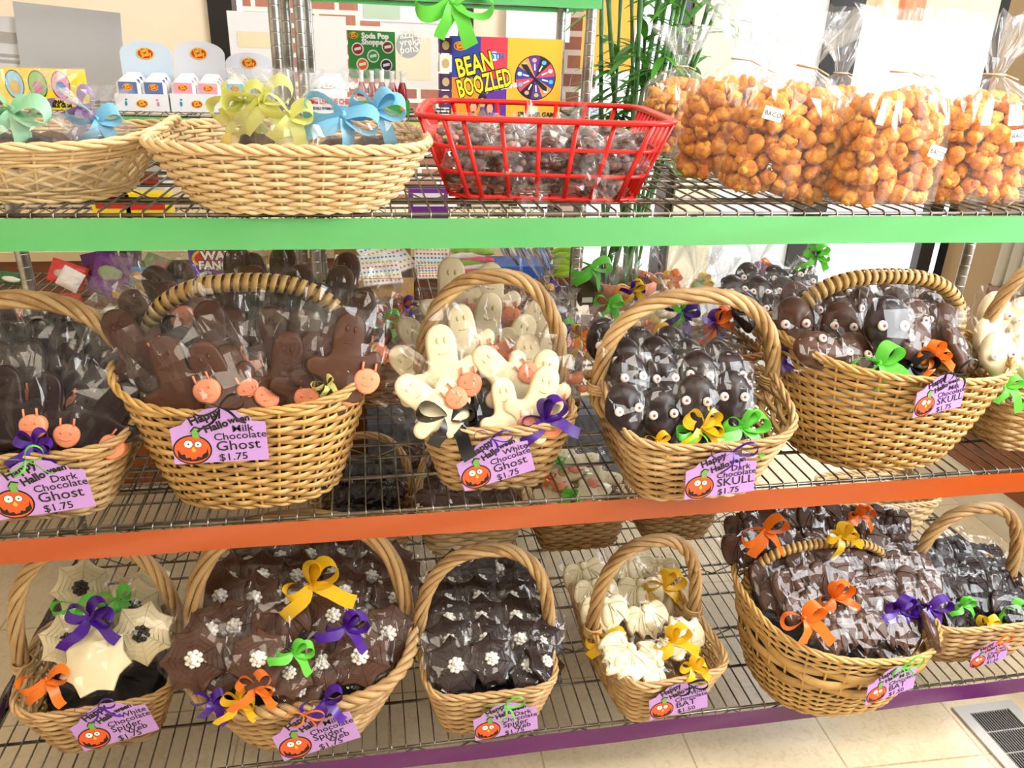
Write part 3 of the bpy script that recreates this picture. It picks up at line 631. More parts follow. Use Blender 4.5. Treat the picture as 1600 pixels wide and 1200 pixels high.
def sweet(kind, ch, loc, roll, lean, yaw, s, label, group, bow=None, stick=True, back=False):
    parts, (w, hb, ht, th) = proto(kind, ch); cnt[0] += 1; v = cnt[0] % 5
    r = thing(NAMES[kind], label, 'lollipop', (0, 0, 0), group)
    for p, subs in parts:
        if p.name.startswith('stick') and not (stick and (isinstance(bow, str) or back)): continue
        c = p.copy(); COL.objects.link(c); c.parent = r
        for q in subs: d = q.copy(); COL.objects.link(d); d.parent = c
    wo_ = obj('wrapper', getbag(w, hb, ht, th, isinstance(bow, str), v), r)
    if random.random() < .5: wo_.scale = (-1, 1, 1)
    put(r, loc, roll, lean, yaw, s)
    if isinstance(bow, tuple):
        c, bx, by, bY = bow[:4]; sz = bow[4] if len(bow) > 4 else 1.0
        mx = Matrix.Translation(loc) @ (Matrix.Rotation(R(yaw), 4, 'Z') @ Matrix.Rotation(R(-lean), 4, 'X') @ Matrix.Rotation(R(roll), 4, 'Y')) @ Matrix.Scale(s, 4)
        b = obj('ribbon_bow', getbow(c, cnt[0] % 4, sz), r); b.matrix_local = mx.inverted() @ Matrix.Translation(at(bx, by, Y=bY)) @ Matrix.Rotation(random.uniform(-.4, .4), 4, 'Y') @ Matrix.Rotation(R(-25), 4, 'X')
    elif bow:
        b = obj('ribbon_bow', getbow(bow, cnt[0] % 4), r, (0, -.002, -hb)); b.rotation_euler[1] = R(-roll+random.uniform(-25, 25))
    return r
ORD = ['first', 'second', 'third', 'fourth', 'fifth', 'sixth', 'seventh', 'eighth', 'ninth']
def fill(kind, ch, where, rows, lean=25, s=1, group=None, yaw0=0, rownames=None):
    """rows: [(rowname, Y, [(px, py, roll, bow, lean?, scale?)])]"""
    nm = {'ghost': 'ghost', 'skull': 'skull', 'web': 'spider web', 'bat': 'bat'}[kind]
    for rn, Y, it in rows:
        it = sorted(it, key=lambda q: q[0]); n = len(it)
        for i, q in enumerate(it):
            px, py, roll = q[:3]; bow = q[3] if len(q) > 3 else None; ln = q[4] if len(q) > 4 and q[4] is not None else lean; sc = q[5] if len(q) > 5 else s; yw = q[6] if len(q) > 6 else random.uniform(-10, 10); ch2 = q[7] if len(q) > 7 else ch
            pos = ORD[i]+' from left' if n > 1 else 'alone in its row'
            lab = f"wrapped {ch2} chocolate {nm}, {where}, {rn} row, {pos}"
            sweet(kind, ch2, at(px, py, Y=Y), roll, ln+random.uniform(-3, 3), yaw0+yw, sc, lab, group, bow)
fill('ghost', 'milk', 'golden oval basket', [
 ('front', .045, [(278, 596, -20), (343, 600, -22), (372, 606, -16, None, 30), (447, 590, 6), (484, 590, 12), (515, 580, 14, ('lemon', 510, 600, .03, .6)), (540, 560, 16, None, 20, 1.1, 15)]),
 ('second', .10, [(212, 548, -32), (300, 578, -18), (330, 540, 2, ('black', 312, 535, .11, 1.8)), (362, 552, 2), (425, 548, 0), (475, 552, 4), (528, 548, 14)]),
 ('third', .16, [(245, 505, -50), (285, 505, -25), (365, 518, -4), (428, 512, 0), (492, 508, 10), (560, 520, 10)]),
 ('fourth', .215, [(268, 476, -30), (335, 492, -5), (400, 480, 0), (468, 478, 5), (523, 478, 14)]),
 ('back', .27, [(292, 470, -8), (372, 448, 0), (396, 458, 0), (445, 446, 0), (535, 455, 14)])], lean=18, s=1.08, group='milk chocolate ghosts in the golden basket')
fill('ghost', 'dark', 'leftmost ghost basket', [
 ('front', .04, [(14, 640, -4, ('purple', 55, 695, .01, .9)), (70, 650, 8), (122, 668, 30), (165, 655, 38)]),
 ('second', .10, [(2, 600, -4), (48, 598, 4), (98, 600, 14), (150, 605, 28)]),
 ('third', .16, [(20, 566, 0), (64, 562, 4), (112, 566, 8), (160, 560, 12)]),
 ('back', .22, [(8, 540, -4), (50, 545, 2), (92, 538, 6), (145, 545, 14)])], lean=22, group='dark chocolate ghosts in the leftmost basket')
fill('ghost', 'white', 'arched-handle ghost basket', [
 ('front', .03, [(672, 632, -50, None, 30), (792, 645, -8, None, 25, .88), (840, 632, 20)]),
 ('second', .075, [(694, 577, -4, ('black', 698, 652, .022, 1.5), 20, 1.12, 5), (786, 588, -42), (845, 606, 14, ('purple', 848, 655, .02, 1.3))]),
 ('third', .125, [(655, 588, -42), (726, 535, -8), (825, 580, 0)]),
 ('fourth', .175, [(680, 560, -25), (757, 520, 12, None, 15, 1.08), (805, 545, 25), (855, 555, 22)]),
 ('back', .23, [(660, 545, -30), (706, 465, 0, None, 10, 1.1), (767, 470, 0, None, 10, 1.05), (735, 490, 0), (830, 520, 18)])], lean=20, group='white chocolate ghosts in the arched-handle basket')
fill('skull', 'dark', 'square skull basket', [
 ('front', -.015, [(978, 645, -6), (1033, 652, -4, ('yellow', 1025, 688, -.04, .7)), (1085, 632, 2, ('yellow', 1092, 666, -.03, 1.2)), (1142, 625, 2, ('green', 1155, 668, -.03, 1.3))]),
 ('second', .045, [(985, 595, 0), (1035, 597, 2), (1090, 592, 4), (1140, 592, 2)]),
 ('third', .10, [(975, 570, 0), (1025, 568, 0), (1075, 572, 0), (1120, 574, 0)]),
 ('back', .16, [(946, 540, -8, None, 15, 1.1), (1000, 552, 0), (1045, 550, 0)])], lean=28, s=1.06, group='dark chocolate skulls in the square basket')
fill('skull', 'milk', 'oval wrapped-handle basket', [
 ('front', .045, [(1283, 548, -80, None, 40), (1335, 560, 8, ('black', 1420, 572, .015, 1.3), 40), (1386, 515, 2, ('green', 1372, 568, .01, 1.5), 20, 1.28, 0, 'dark'), (1425, 540, 30, ('orange', 1452, 558, .02, 1.0)), (1492, 545, 30, None, 30, 1.05, 50)]),
 ('second', .11, [(1238, 510, -4, 'purple', 20, 1.15), (1312, 515, 4, None, 25, 1.1), (1425, 505, 8), (1462, 510, 20, None, 25, 1.0, -30)]),
 ('third', .17, [(1262, 492, -6), (1305, 490, 0), (1350, 487, 0), (1400, 488, 0), (1452, 492, 14)]),
 ('back', .23, [(1335, 462, -6), (1392, 464, 20), (1440, 478, 18), (1245, 478, -6)])], lean=28, s=1.06, group='milk chocolate skulls in the oval basket')
fill('skull', 'white', 'rightmost basket', [('front', .07, [(1560, 560, -8, 'green'), (1605, 560, 0, 'green')]), ('second', .13, [(1546, 535, -10), (1600, 540, 0)]), ('back', .19, [(1553, 497, 4, 'purple', 15, 1.15), (1592, 505, 8, None, 15, 1.15)])], s=1.08, lean=22, group='white chocolate skulls in the rightmost basket')
fill('web', 'white', 'lower left basket', [
 ('front', .085, [(150, 1035, 8, None, -45, 1.12, 180)]),
 ('second', .13, [(108, 1000, 30, ('orange', 75, 1060, .07, 1.2), 40), (222, 990, 14, None, 38, 1.1)]),
 ('third', .18, [(172, 965, 60, ('purple', 142, 965, .12, 1.4), 45), (210, 948, 10, None, 40)]),
 ('back', .225, [(128, 918, 6, ('green', 122, 945, .17, 1.1), 32, 1.05), (220, 930, 10, ('green', 185, 935, .19, 1.2), 38)])], lean=38, s=.98, group='white chocolate webs in the lower left basket')
fill('web', 'milk', 'wide heaped basket', [
 ('front', .005, [(405, 1030, -6, ('orange', 398, 1072, -.015, 1.1), 45), (468, 1082, 80, ('purple', 508, 1092, -.02, 1.1), 75, .85), (452, 1052, 20, ('green', 458, 1018, 0, 1.0), 55, .85)]),
 ('second', .04, [(305, 1030, 8, ('purple', 330, 1092, 0, 1.0), 40, 1.12), (350, 1040, 30, ('yellow', 372, 1095, -.01, 1.0), 45), (562, 1025, 14, None, 42, 1.12), (505, 1035, 20, None, 50)]),
 ('third', .10, [(368, 978, -20, None, 45), (330, 985, 10, None, 45), (520, 962, 8, ('purple', 538, 978, .03, 1.2), 45), (606, 990, 20, None, 40, 1.1)]),
 ('fourth', .17, [(345, 932, 5, None, 45), (398, 935, 0, None, 48), (450, 945, -4, ('yellow', 487, 914, .08, 1.7), 42), (538, 925, 8, None, 42), (575, 950, 0, None, 48), (618, 935, 12, None, 40)]),
 ('fifth', .23, [(360, 905, 0, None, 50), (410, 900, 0, None, 50), (465, 900, 8, None, 48), (520, 898, 0, None, 50), (580, 902, 0, None, 50), (625, 905, 6, None, 45)]),
 ('back', .285, [(390, 880, 0, None, 50), (438, 872, 4, None, 50), (485, 868, 0, None, 50), (530, 868, 0, None, 50), (572, 872, 8, None, 50), (610, 882, 8, None, 50)])], lean=45, s=1.0, group='milk chocolate webs in the wide heaped basket')
sweet('bat', 'milk', at(440, 975, Y=.07), -4, 35, 0, 1.05, 'milk chocolate bat lying among the spider webs in the wide heaped basket', None)
fill('web', 'dark', 'black-lined basket', [
 ('front', .03, [(712, 1040, -10, None, 48, 1.05), (768, 1030, 6), (825, 1040, 10), (852, 1035, 40, None, 50, .9, 60)]),
 ('second', .075, [(702, 1002, -6), (758, 1000, 0), (812, 1000, 0), (845, 1005, 10)]),
 ('third', .12, [(700, 968, 0), (752, 966, 4), (805, 964, -4), (838, 970, 0)]),
 ('fourth', .165, [(698, 938, 0), (748, 934, 4), (800, 934, 0)]),
 ('fifth', .205, [(702, 912, 0), (750, 908, 0), (810, 915, 4)]),
 ('back', .24, [(712, 892, 0), (778, 890, 0), (822, 900, 0)])], lean=52, s=.92, group='dark chocolate webs in the black-lined basket')
fill('bat', 'white', 'narrow basket', [
 ('front', .0, [(1012, 1038, 100, ('yellow', 1080, 1042, -.03, .9), 60, .9), (972, 1028, 60, None, 60)]),
 ('second', .07, [(1065, 995, 160, ('yellow', 1048, 1000, .03, 1.2), 45)]),
 ('third', .13, [(945, 960, 4, ('yellow', 945, 995, .09, 1.2), 38, 1.05), (1012, 970, -4, None, 42)]),
 ('fourth', .19, [(932, 930, -6, None, 38), (1000, 930, 0, None, 38, 1.05), (1045, 945, 10)]),
 ('back', .25, [(915, 902, -10, None, 38), (985, 890, 0, None, 38), (1030, 895, 10, ('yellow', 1032, 915, .2, 1.5), 40)])], lean=40, s=1.0, group='white chocolate bats in the narrow basket')
fill('bat', 'milk', 'big heaped basket', [
 ('front', -.045, [(1385, 1008, 6, None, 60, .95), (1300, 990, 8, None, 50), (1345, 985, 0, None, 48), (1402, 985, 6, None, 50), (1455, 985, 40, None, 30, .95, 60)]),
 ('second', .01, [(1262, 955, -8, ('orange', 1255, 965, -.05, 1.4), 45), (1312, 960, 0, None, 48), (1372, 945, 0, ('purple', 1400, 952, -.02, 1.3), 45), (1440, 940, 4, ('purple', 1450, 948, -.02, 1.2), 45)]),
 ('third', .06, [(1225, 935, -6, None, 45), (1245, 915, -10, None, 42, 1.05), (1300, 905, 0, ('orange', 1300, 932, .02, 1.2), 42, 1.05), (1365, 915, 0, None, 42), (1435, 915, 8, None, 42)]),
 ('fourth', .115, [(1205, 900, -10, None, 42), (1265, 878, 0, None, 45), (1325, 880, 0, None, 45), (1380, 885, 4, None, 45), (1425, 890, 8, None, 45)]),
 ('fifth', .175, [(1165, 855, -14, None, 35, 1.1), (1205, 850, 0, ('orange', 1192, 828, .13, 1.4), 40), (1260, 855, 0, None, 45), (1345, 850, 4, ('yellow', 1312, 838, .12, 1.1), 42), (1395, 860, 8, None, 42)]),
 ('back', .24, [(1165, 825, -10, None, 38), (1215, 815, 0, None, 38, 1.1), (1280, 808, 0, None, 35, 1.15), (1335, 815, 4, ('orange', 1338, 805, .2, 1.0), 35), (1385, 820, 12, None, 32, 1.15)])], lean=42, s=1.02, group='milk chocolate bats in the big heaped basket')
fill('bat', 'dark', 'shallow right basket', [
 ('front', .085, [(1500, 972, 60, ('yellow', 1538, 972, .07, 1.0), 60), (1580, 950, 10, ('green', 1582, 962, .08, 1.4), 50)]),
 ('second', .13, [(1470, 925, 0, ('green', 1500, 945, .10, .8), 50), (1520, 925, 4), (1575, 915, 8)]),
 ('third', .18, [(1455, 895, 0), (1505, 895, 0), (1555, 895, 6)]),
 ('back', .24, [(1440, 868, 0), (1490, 862, 0), (1540, 872, 6)])], lean=50, s=1.0, group='dark chocolate bats in the shallow right basket')
sweet('bat', 'milk', at(1125, 678, Y=-.03), 90, 62, 0, .9, 'milk chocolate bat lying at the front rim of the dark skull basket', None, 'green')
# black lining
def lining(key, ax, ay, z0, z1, label):
    b = BK[key]; mb = MB(); n = 40; V = []; F = []
    for i, t in enumerate(np.linspace(0, 1, 5)):
        P = footprint(ax*(.86+.1*t), ay*(.86+.1*t), 3, n); V.append(np.column_stack([P, z0+(z1-z0)*t+RNG.normal(0, .003, n)]))
    for s in (.8, .5, .25): P = footprint(ax*s, ay*s, 3, n); V.append(np.column_stack([P, z1-.004+RNG.normal(0, .005, n)]))
    m_ = len(V)
    for i in range(m_-1):
        for k in range(n): F.append((i*n+k, i*n+(k+1) % n, (i+1)*n+(k+1) % n, (i+1)*n+k))
    F.append(tuple((m_-1)*n+k for k in range(n))); mb.add(np.concatenate(V), F)
    o = mb.build('basket_lining', BLACK, None, True, b.location); o.rotation_euler = b.rotation_euler; return tag(o, label, 'cloth')
for k, ax, ay, z1, l in (('B1', .098, .10, .085, 'black crinkled lining under the white chocolate webs'), ('B2', .15, .125, .10, 'black crinkled lining under the heaped milk chocolate webs'), ('B3', .098, .112, .088, 'black crinkled lining under the dark chocolate webs'),
  ('M1', .12, .095, .08, 'dark lining under the leftmost dark chocolate ghosts'), ('M2', .145, .115, .12, 'dark lining in the tall golden ghost basket'), ('M3', .10, .10, .085, 'dark lining under the white chocolate ghosts'), ('M4', .115, .115, .06, 'dark lining under the dark chocolate skulls'), ('M5', .16, .12, .11, 'dark lining in the oval milk skull basket'), ('B5', .15, .13, .12, 'dark lining under the heaped milk chocolate bats'), ('B6', .115, .11, .07, 'dark lining under the dark chocolate bats')): lining(k, ax, ay, .012, z1, l)
# ---------------------------------------------------------------- price tags
LILAC = mat('lilac_card', 'BE93D6', .6); PK = mat('pumpkin_print', 'EE5A24', .6); LEAFP = mat('stem_print', '6FA84A', .6); PAPER = mat('white_paper', 'F5F3EE', .7); BEAK = mat('beak_print', 'F5B52A', .6)
def price_tag(label, px, py, Y, roll, w, lines, bowc, yaw=0, bx=.5):
    t = thing('price_tag', label, 'price tag', (0, 0, 0), 'lilac price tags')
    O = np.array([-.5, -.30])
    out = np.array([(0, 0), (1, 0), (1, .47), (.86, .49), (.84, .54), (.76, .56), (.70, .62), (.60, .655), (.50, .665), (.40, .655), (.31, .61), (.26, .555), (.18, .54), (.12, .475), (0, .44)])+O
    mb = MB(); P = out*w; n = len(P); mb.add(np.concatenate([np.column_stack([P[:, 0], np.full(n, y), P[:, 1]]) for y in (-.0004, .0004)]), [tuple(range(n)), tuple(range(2*n-1, n-1, -1))]+[(i, i+n, (i+1) % n+n, (i+1) % n) for i in range(n)])
    mb.build('card', LILAC, t, False)
    mb = MB(); c = (np.array([.205, .17])+O)*w; q = w
    disc(mb, c[0], c[1], .205*q, .182*q, -.0007, 0, 30); disc(mb, c[0], c[1], .188*q, .165*q, -.0010, 1, 30)
    st = [(.02, .15), (.09, .14), (.085, .20), (.115, .245), (.05, .27), (.01, .22)]
    flatpoly(mb, [(c[0]+(x*1.15-.01)*q, c[1]+(z*1.06)*q) for x, z in st], -.0012, 0); flatpoly(mb, [(c[0]+x*q, c[1]+z*q) for x, z in st], -.0014, 2)
    for x, z, r in ((-.035, .075, .045), (.065, .065, .036)): disc(mb, c[0]+x*q, c[1]+z*q, (r+.006)*q, (r+.006)*q, -.0013, 0, 18); disc(mb, c[0]+x*q, c[1]+z*q, r*q, r*q, -.0015, 3, 18); disc(mb, c[0]+x*q, c[1]+z*q, .010*q, .010*q, -.0017, 0, 10)
    flatpoly(mb, [(c[0]+x*q, c[1]+z*q) for x, z in ((-.012, -.005), (.012, .045), (.038, -.005), (.014, -.03))], -.0017, 4)
    up = [(-.155, .03), (-.12, -.045), (-.085, -.035), (-.08, -.085), (-.03, -.08), (-.02, -.11), (.03, -.10), (.04, -.075), (.085, -.085), (.10, -.05), (.14, -.03), (.16, .03)]
    lo = [(.13, -.09), (.08, -.115), (.07, -.145), (.02, -.125), (-.03, -.145), (-.05, -.12), (-.10, -.12), (-.13, -.07)]
    for k in range(len(up)-1):
        a, b = up[k], up[k+1]; m_ = lambda x: -.055-.085*math.sqrt(max(0, 1-(x/.165)**2))
        flatpoly(mb, [(c[0]+x*q, c[1]+z*q) for x, z in ((a[0], m_(a[0])), (b[0], m_(b[0])), (b[0], b[1]-.01), (a[0], a[1]-.01))], -.0014, 0)
    mb.build('pumpkin_picture', [INK, PK, LEAFP, PAPER, BEAK], t, False)
    def tx(body, x, z, size, roll_=0, bold=0, sx=1): text(body, size*w, INK, t, ((x+O[0])*w, -.0009, (z+O[1])*w), roll_, bold*w, 'lettering', sx=sx)
    tx('Happy', .22, .465, .14, -20, .005); tx('Hallo', .36, .37, .125, -17, .005); tx('ween', .615, .472, .105, -8, .004)
    for body, x, z, size in lines: tx(body, x, z, size, -2, .0008, 1.12)
    if bowc:
        r = bow_mb(len(label), .032, .0017, 2, 2, .040).build('ribbon_bow', RIB[bowc], t, True, ((bx+O[0])*w, -.003, .40*w)); r.rotation_euler[1] = random.uniform(-.3, .3)
    return put(t, at(px, py, Y=Y), roll, 0, yaw)
def L3(a, b, p, a2=None): return [(a, .64, .365, .12), ('Chocolate', .44, .272, .12)]+([(b, .45, .14, .17)] if a2 is None else [(b, .45, .17, .14), (a2, .60, .09, .13)])+[(p, .47, .015 if a2 is None else .005, .125)]
price_tag('lilac price tag reading dark chocolate ghost, tied with lime ribbon, far left', 62, 765, -.012, -6, .126, L3('Dark', 'Ghost', '$1.75'), 'green')
price_tag('lilac price tag reading milk chocolate ghost on golden basket', 343, 684, -.027, 0, .124, L3('Milk', 'Ghost', '$1.75'), 'black', bx=.55)
price_tag('lilac price tag reading white chocolate ghost, purple bow over its middle', 773, 722, -.002, -16, .113, L3('White', 'Ghost', '$1.75'), 'purple', bx=.55)
price_tag('lilac price tag reading dark chocolate skull on basket over the edge', 1126, 744, -.072, -4, .112, L3('Dark', 'SKULL', '$1.75'), 'purple', bx=.6)
price_tag('lilac price tag reading milk chocolate skull on big oval basket', 1469, 618, -.045, -4, .098, L3('Milk', 'SKULL', '$1.75'), 'black', 10, bx=.6)
price_tag('lilac price tag reading white chocolate spider web, lower left basket', 176, 1132, .025, -14, .125, L3('White', 'Spider', '$1.75', 'Web'), 'purple')
price_tag('lilac price tag reading milk chocolate spider web on wide heaped basket', 492, 1145, -.03, -15, .132, L3('Milk', 'Spider', '$1.75', 'Web'), 'orange')
price_tag('lilac price tag reading dark chocolate spider web with thin lime bow', 790, 1126, -.028, -6, .112, L3('Dark', 'Spider', '$1.75', 'Web'), 'green')
price_tag('lilac price tag reading white chocolate bat with black tie ribbon', 1060, 1094, -.055, -9, .107, L3('White', 'BAT', '$1.50'), 'black', bx=.65)
price_tag('lilac price tag reading milk chocolate bat on brown reed basket', 1393, 1068, -.103, -7, .104, L3('Milk', 'BAT', '$1.50'), 'green', 8, bx=.6)
price_tag('lilac price tag reading dark chocolate bat with orange ribbon loop', 1546, 1022, .008, -6, .088, L3('Dark', 'BAT', '$1.50'), 'orange', 5)
# ---------------------------------------------------------------- gathered cellophane bags
def gathered(W, D, H, top, seed, n=32, flare=.62, fj=.16, body=((0, .80), (.06, 1), (.35, 1.02), (.65, .98), (.82, .8), (.93, .45)), neck=.012, e=3):
    g = np.random.default_rng(seed); mb = MB(); V = []; a = np.arange(n)*2*PI/n; zig = np.where(np.arange(n) % 2, 1, -1)
    cx, sx_ = np.cos(a), np.sin(a); ux = np.sign(cx)*np.abs(cx)**(2/e); uy = np.sign(sx_)*np.abs(sx_)**(2/e); base = g.normal(0, 1, n)
    for t, f in body:
        amp = .012+.10*max(0, t-.6)/.4
        q = f*(1+g.normal(0, .02, n)+zig*amp+base*.02); V.append(np.stack([ux*W*q, uy*D*q, t*H+g.normal(0, .002, n)], 1))
    V.append(np.stack([cx*neck, sx_*neck, H+0*a], 1)); V.append(np.stack([cx*neck*.95, sx_*neck*.95, H+.004+0*a], 1))
    dx, dy = g.normal(0, .12, 2)
    for t, f in ((.3, .30), (.65, .72), (1, 1)):
        q = f*flare*(1+zig*(.10+.16*t)+g.normal(0, fj*t, n)); z = H+(top-H)*(t-.12*t*g.random(n)); V.append(np.stack([cx*W*q+dx*W*t*.6, sx_*W*q*.75+dy*W*t*.6, z], 1))
    m = len(V); F = []
    for i in range(m-1):
        for k in range(n):
            p, q, r, s_ = i*n+k, i*n+(k+1) % n, (i+1)*n+(k+1) % n, (i+1)*n+k
            F += [(p, q, r), (p, r, s_)] if (i+k) % 2 else [(p, q, s_), (q, r, s_)]
    F.append(tuple(range(n-1, -1, -1))); return mb.add(np.concatenate(V), F)
POP = mat('cheddar_popcorn', 'EC9A22', .55, vary=(85, 'CC6C12'), bump=(190, 1.6), tone='F8BC48')
def popcorn_mb(seed, W, D, H):
    g = np.random.default_rng(seed); mb = MB(); n = 0
    pts = []
    while len(pts) < 150 and n < 9000:
        n += 1; z = g.uniform(.012, H); t = z/H; f = 1 if t < .72 else math.sqrt(max(.05, 1-((t-.72)/.30)**2))
        a = g.uniform(0, 2*PI); c, s = math.cos(a), math.sin(a); e = 3; rr = g.choice([.9, .9, .62]); p = np.array([np.sign(c)*abs(c)**(2/e)*(W-.010)*f*rr/.9*.95, np.sign(s)*abs(s)**(2/e)*(D-.010)*f*rr/.9*.95, z])
        if all(np.linalg.norm(p-q) > .0175 for q in pts): pts.append(p)
    for p in pts:
        r = g.uniform(.0105, .0148); v = ICO2[0]*(1+g.normal(0, .10, (42, 1))) ; d = g.normal(0, 1, 3); d /= np.linalg.norm(d); k = v@d; v = v*(1-.35*np.clip(k, 0, 1)[:, None])
        mb.add(v*r+p, ICO2[1], 0, g.random()*.8)
        for _ in range(2):
            d = g.normal(0, 1, 3); d /= np.linalg.norm(d); blob(mb, p+d*r*.75, (r*.55,)*3, ICO1, .12, tone=g.random())
    return mb
PW, PD, PH = .073, .048, .142
PCM = [popcorn_mb(i, PW, PD, PH) for i in range(2)]
PCD = []
for q in PCM: o = q.build('popcorn', POP); PCD.append(o.data); bpy.data.objects.remove(o)
PBD = []
for i in range(3): o = gathered(PW+.004, PD+.004, .172, .255, 40+i, n=36, flare=.78).build('clear_bag', CELLO2, None, False); PBD.append(o.data); bpy.data.objects.remove(o)
def popcorn(label, px, py, rz=0, s=1, lab=None, lean=0, i=0, dy=.045):
    p = at(px, py, z=SH_T); t = thing('popcorn_bag', label, 'bag of popcorn', (p.x, p.y+dy, SH_T+.002), 'bags of cheese popcorn on the top shelf', R(rz)); t.rotation_euler[1] = R(lean); t.scale = (s, s, s)
    k = obj('popcorn', PCD[i % 2], t); tag(k, kind='stuff'); obj('clear_bag', PBD[i % 3], t)
    mb = MB(); a = np.linspace(0, 2*PI, 13)[:-1]; tube(mb, np.stack([.0135*np.cos(a), .0135*np.sin(a), np.full(12, .174)], 1), .0014, 5, True); rod(mb, (.012, -.006, .174), (.028, -.012, .168), .0012, 5); mb.build('twist_tie', mat('tan_tie', 'C9B49A', .6), t)
    if lab:
        x, z, r = lab; mb = MB(); box(mb, -.013, .013, -.0004, .0004, -.008, .008); l = mb.build('label', PAPER, t, False, (x, -PD-.009, z)); l.rotation_euler[1] = R(r)
        text('BACON', .0082, INK, l, (-.0115, -.0007, -.003), 0, 0, 'lettering')
    return t
popcorn('clear bag of orange cheese popcorn directly behind the red basket corner', 1062, 246, 8, .98, i=1)
popcorn('clear bag of orange cheese popcorn, second from the red basket', 1140, 288, -6, 1.1, i=0, lean=3)
popcorn('clear bag of orange cheese popcorn leaning right, third from the red basket', 1222, 318, -10, 1.08, (-.045, .11, 4), lean=8, i=1)
popcorn('clear bag of orange popcorn with tilted white BACON label, front middle', 1392, 330, 4, 1.06, (.036, .078, 14), i=0)
popcorn('clear bag of orange popcorn labelled BACON at the right end of the front', 1535, 326, -4, 1.06, (.018, .10, -8), i=1)
popcorn('clear bag of orange popcorn standing behind between the two nearest front bags', 1322, 268, 10, .98, i=2, dy=.08)
popcorn('clear bag of orange popcorn half hidden at the back behind the BACON bags', 1450, 262, -12, .98, i=1, dy=.08)
popcorn('clear bag of orange popcorn, back row, its neck left of the grey wall panel', 1196, 255, 0, .98, i=2, dy=.08)
popcorn('clear bag of orange popcorn cut off by the right picture edge', 1650, 300, 0, 1.0, i=0)
# generic ribboned gift bag
def blobs_mb(seed, n, W, D, H, r, j=.12):
    g = np.random.default_rng(seed); mb = MB()
    for _ in range(n):
        a = g.uniform(0, 2*PI); q = math.sqrt(g.random()); s = g.uniform(.75, 1.2)*r
        v = ICO2[0]*np.array([s*g.uniform(.8, 1.3), s, s*g.uniform(.6, 1)]); b = g.uniform(0, PI); c, si = math.cos(b), math.sin(b); v = v@np.array([[c, -si, 0], [si, c, 0], [0, 0, 1]])
        mb.add(v+np.array([math.cos(a)*q*(W-r), math.sin(a)*q*(D-r), g.uniform(r, max(r*1.01, H-r))]), ICO2[1], g.integers(0, 3), g.random())
    return mb
GC = {}
MULTI = {'dark': [DARK, DARK, mat('black_sweet', '15100F', .3)], 'mixed': [plain('5F2A8C', .4), plain('E8702A', .4), plain('2A1A18', .4)], 'brown': [MILK, MILK, DARK], 'white': [WHITE, WHITE, mat('yellow_sweet', 'EBC64A', .4)], 'eggs': [mat('purple_brown_egg', '4A2230', .3), MILK, MILK], 'duck': [mat('cream_egg', 'E9DDB0', .4), WHITE, mat('butter_egg', 'E7CF6E', .4)]}
def gift(label, loc, W, D, H, top, bows, content='mixed', fillh=.6, group=None, n=9, r=.016, seed=None, name='gift_bag', cat='gift bag', rz=0):
    seed = seed if seed is not None else len(GC)*3+int(W*1000); k = (W, D, H, top, content, n, cnt[0] % 3)
    cnt[0] += 1
    t = thing(name, label, cat, loc, group, R(rz))
    blobs_mb(seed, n, W*.85, D*.85, H*fillh, r).build('sweets', MULTI[content], t)
    gathered(W, D, H, top, seed+1, n=26, flare=.8).build('clear_bag', CELLO2, t, False)
    for i, b in enumerate(bows):
        c, big = b if isinstance(b, tuple) else (b, 1.0)
        o = obj('ribbon_bow', getbow(c, (seed+i) % 4, big), t, (random.uniform(-.004, .004), -.012, H)); o.rotation_euler[1] = random.uniform(-.5, .5)+i*.8
        o.rotation_euler[2] = R(-rz)+random.uniform(-.4, .4)
    return t
# pastel bags in the two pale baskets
TZ = SH_T
for lab, px, py, Y, W, H, top, bows, cont, n, r in [
 ('chocolate under clear film with wide mint bow, near end of the leftmost top basket', 40, 225, .10, .085, .075, .125, [('mint', 1.51), ('mint', 1.23)], 'brown', 7, .026),
 ('small chocolate bag with lilac bow at the back of the leftmost top basket', 140, 205, .22, .05, .07, .10, [('lilac', 1.30)], 'brown', 6, .02),
 ('small chocolate bag with pale blue bow at the right end of the leftmost top basket', 160, 215, .16, .05, .06, .10, [('blue', 1.17)], 'brown', 6, .02),
 ('clear bag with lemon ribbon at the left end of the oval top basket', 385, 205, .17, .045, .085, .11, [('lemon', 1.30), ('lemon', 1.10)], 'duck', 6, .018),
 ('cream sweet bag with lime lemon bow and tall clear tuft, centre of the oval basket', 462, 215, .11, .05, .075, .135, [('lemon', 1.3)], 'duck', 7, .020),
 ('chocolate bag with large pale blue bow, second from right in the oval basket', 535, 215, .11, .045, .075, .10, [('blue', 1.5)], 'eggs', 5, .024),
 ('chocolate egg bag with large pale blue bow at the right of the oval basket', 590, 215, .12, .048, .085, .135, [('blue', 1.30)], 'eggs', 5, .026),
 ('chocolate bag with lemon bow just left of centre in the oval basket', 415, 212, .15, .045, .09, .13, [('lemon', 1.5)], 'brown', 5, .02)]:
    p = at(px, py, Y=Y); gift(lab, (p.x, p.y, TZ+.034), W, W*.8, H, top, bows, cont, .62, 'ribboned chocolates in the pale baskets on the top shelf', n, r)
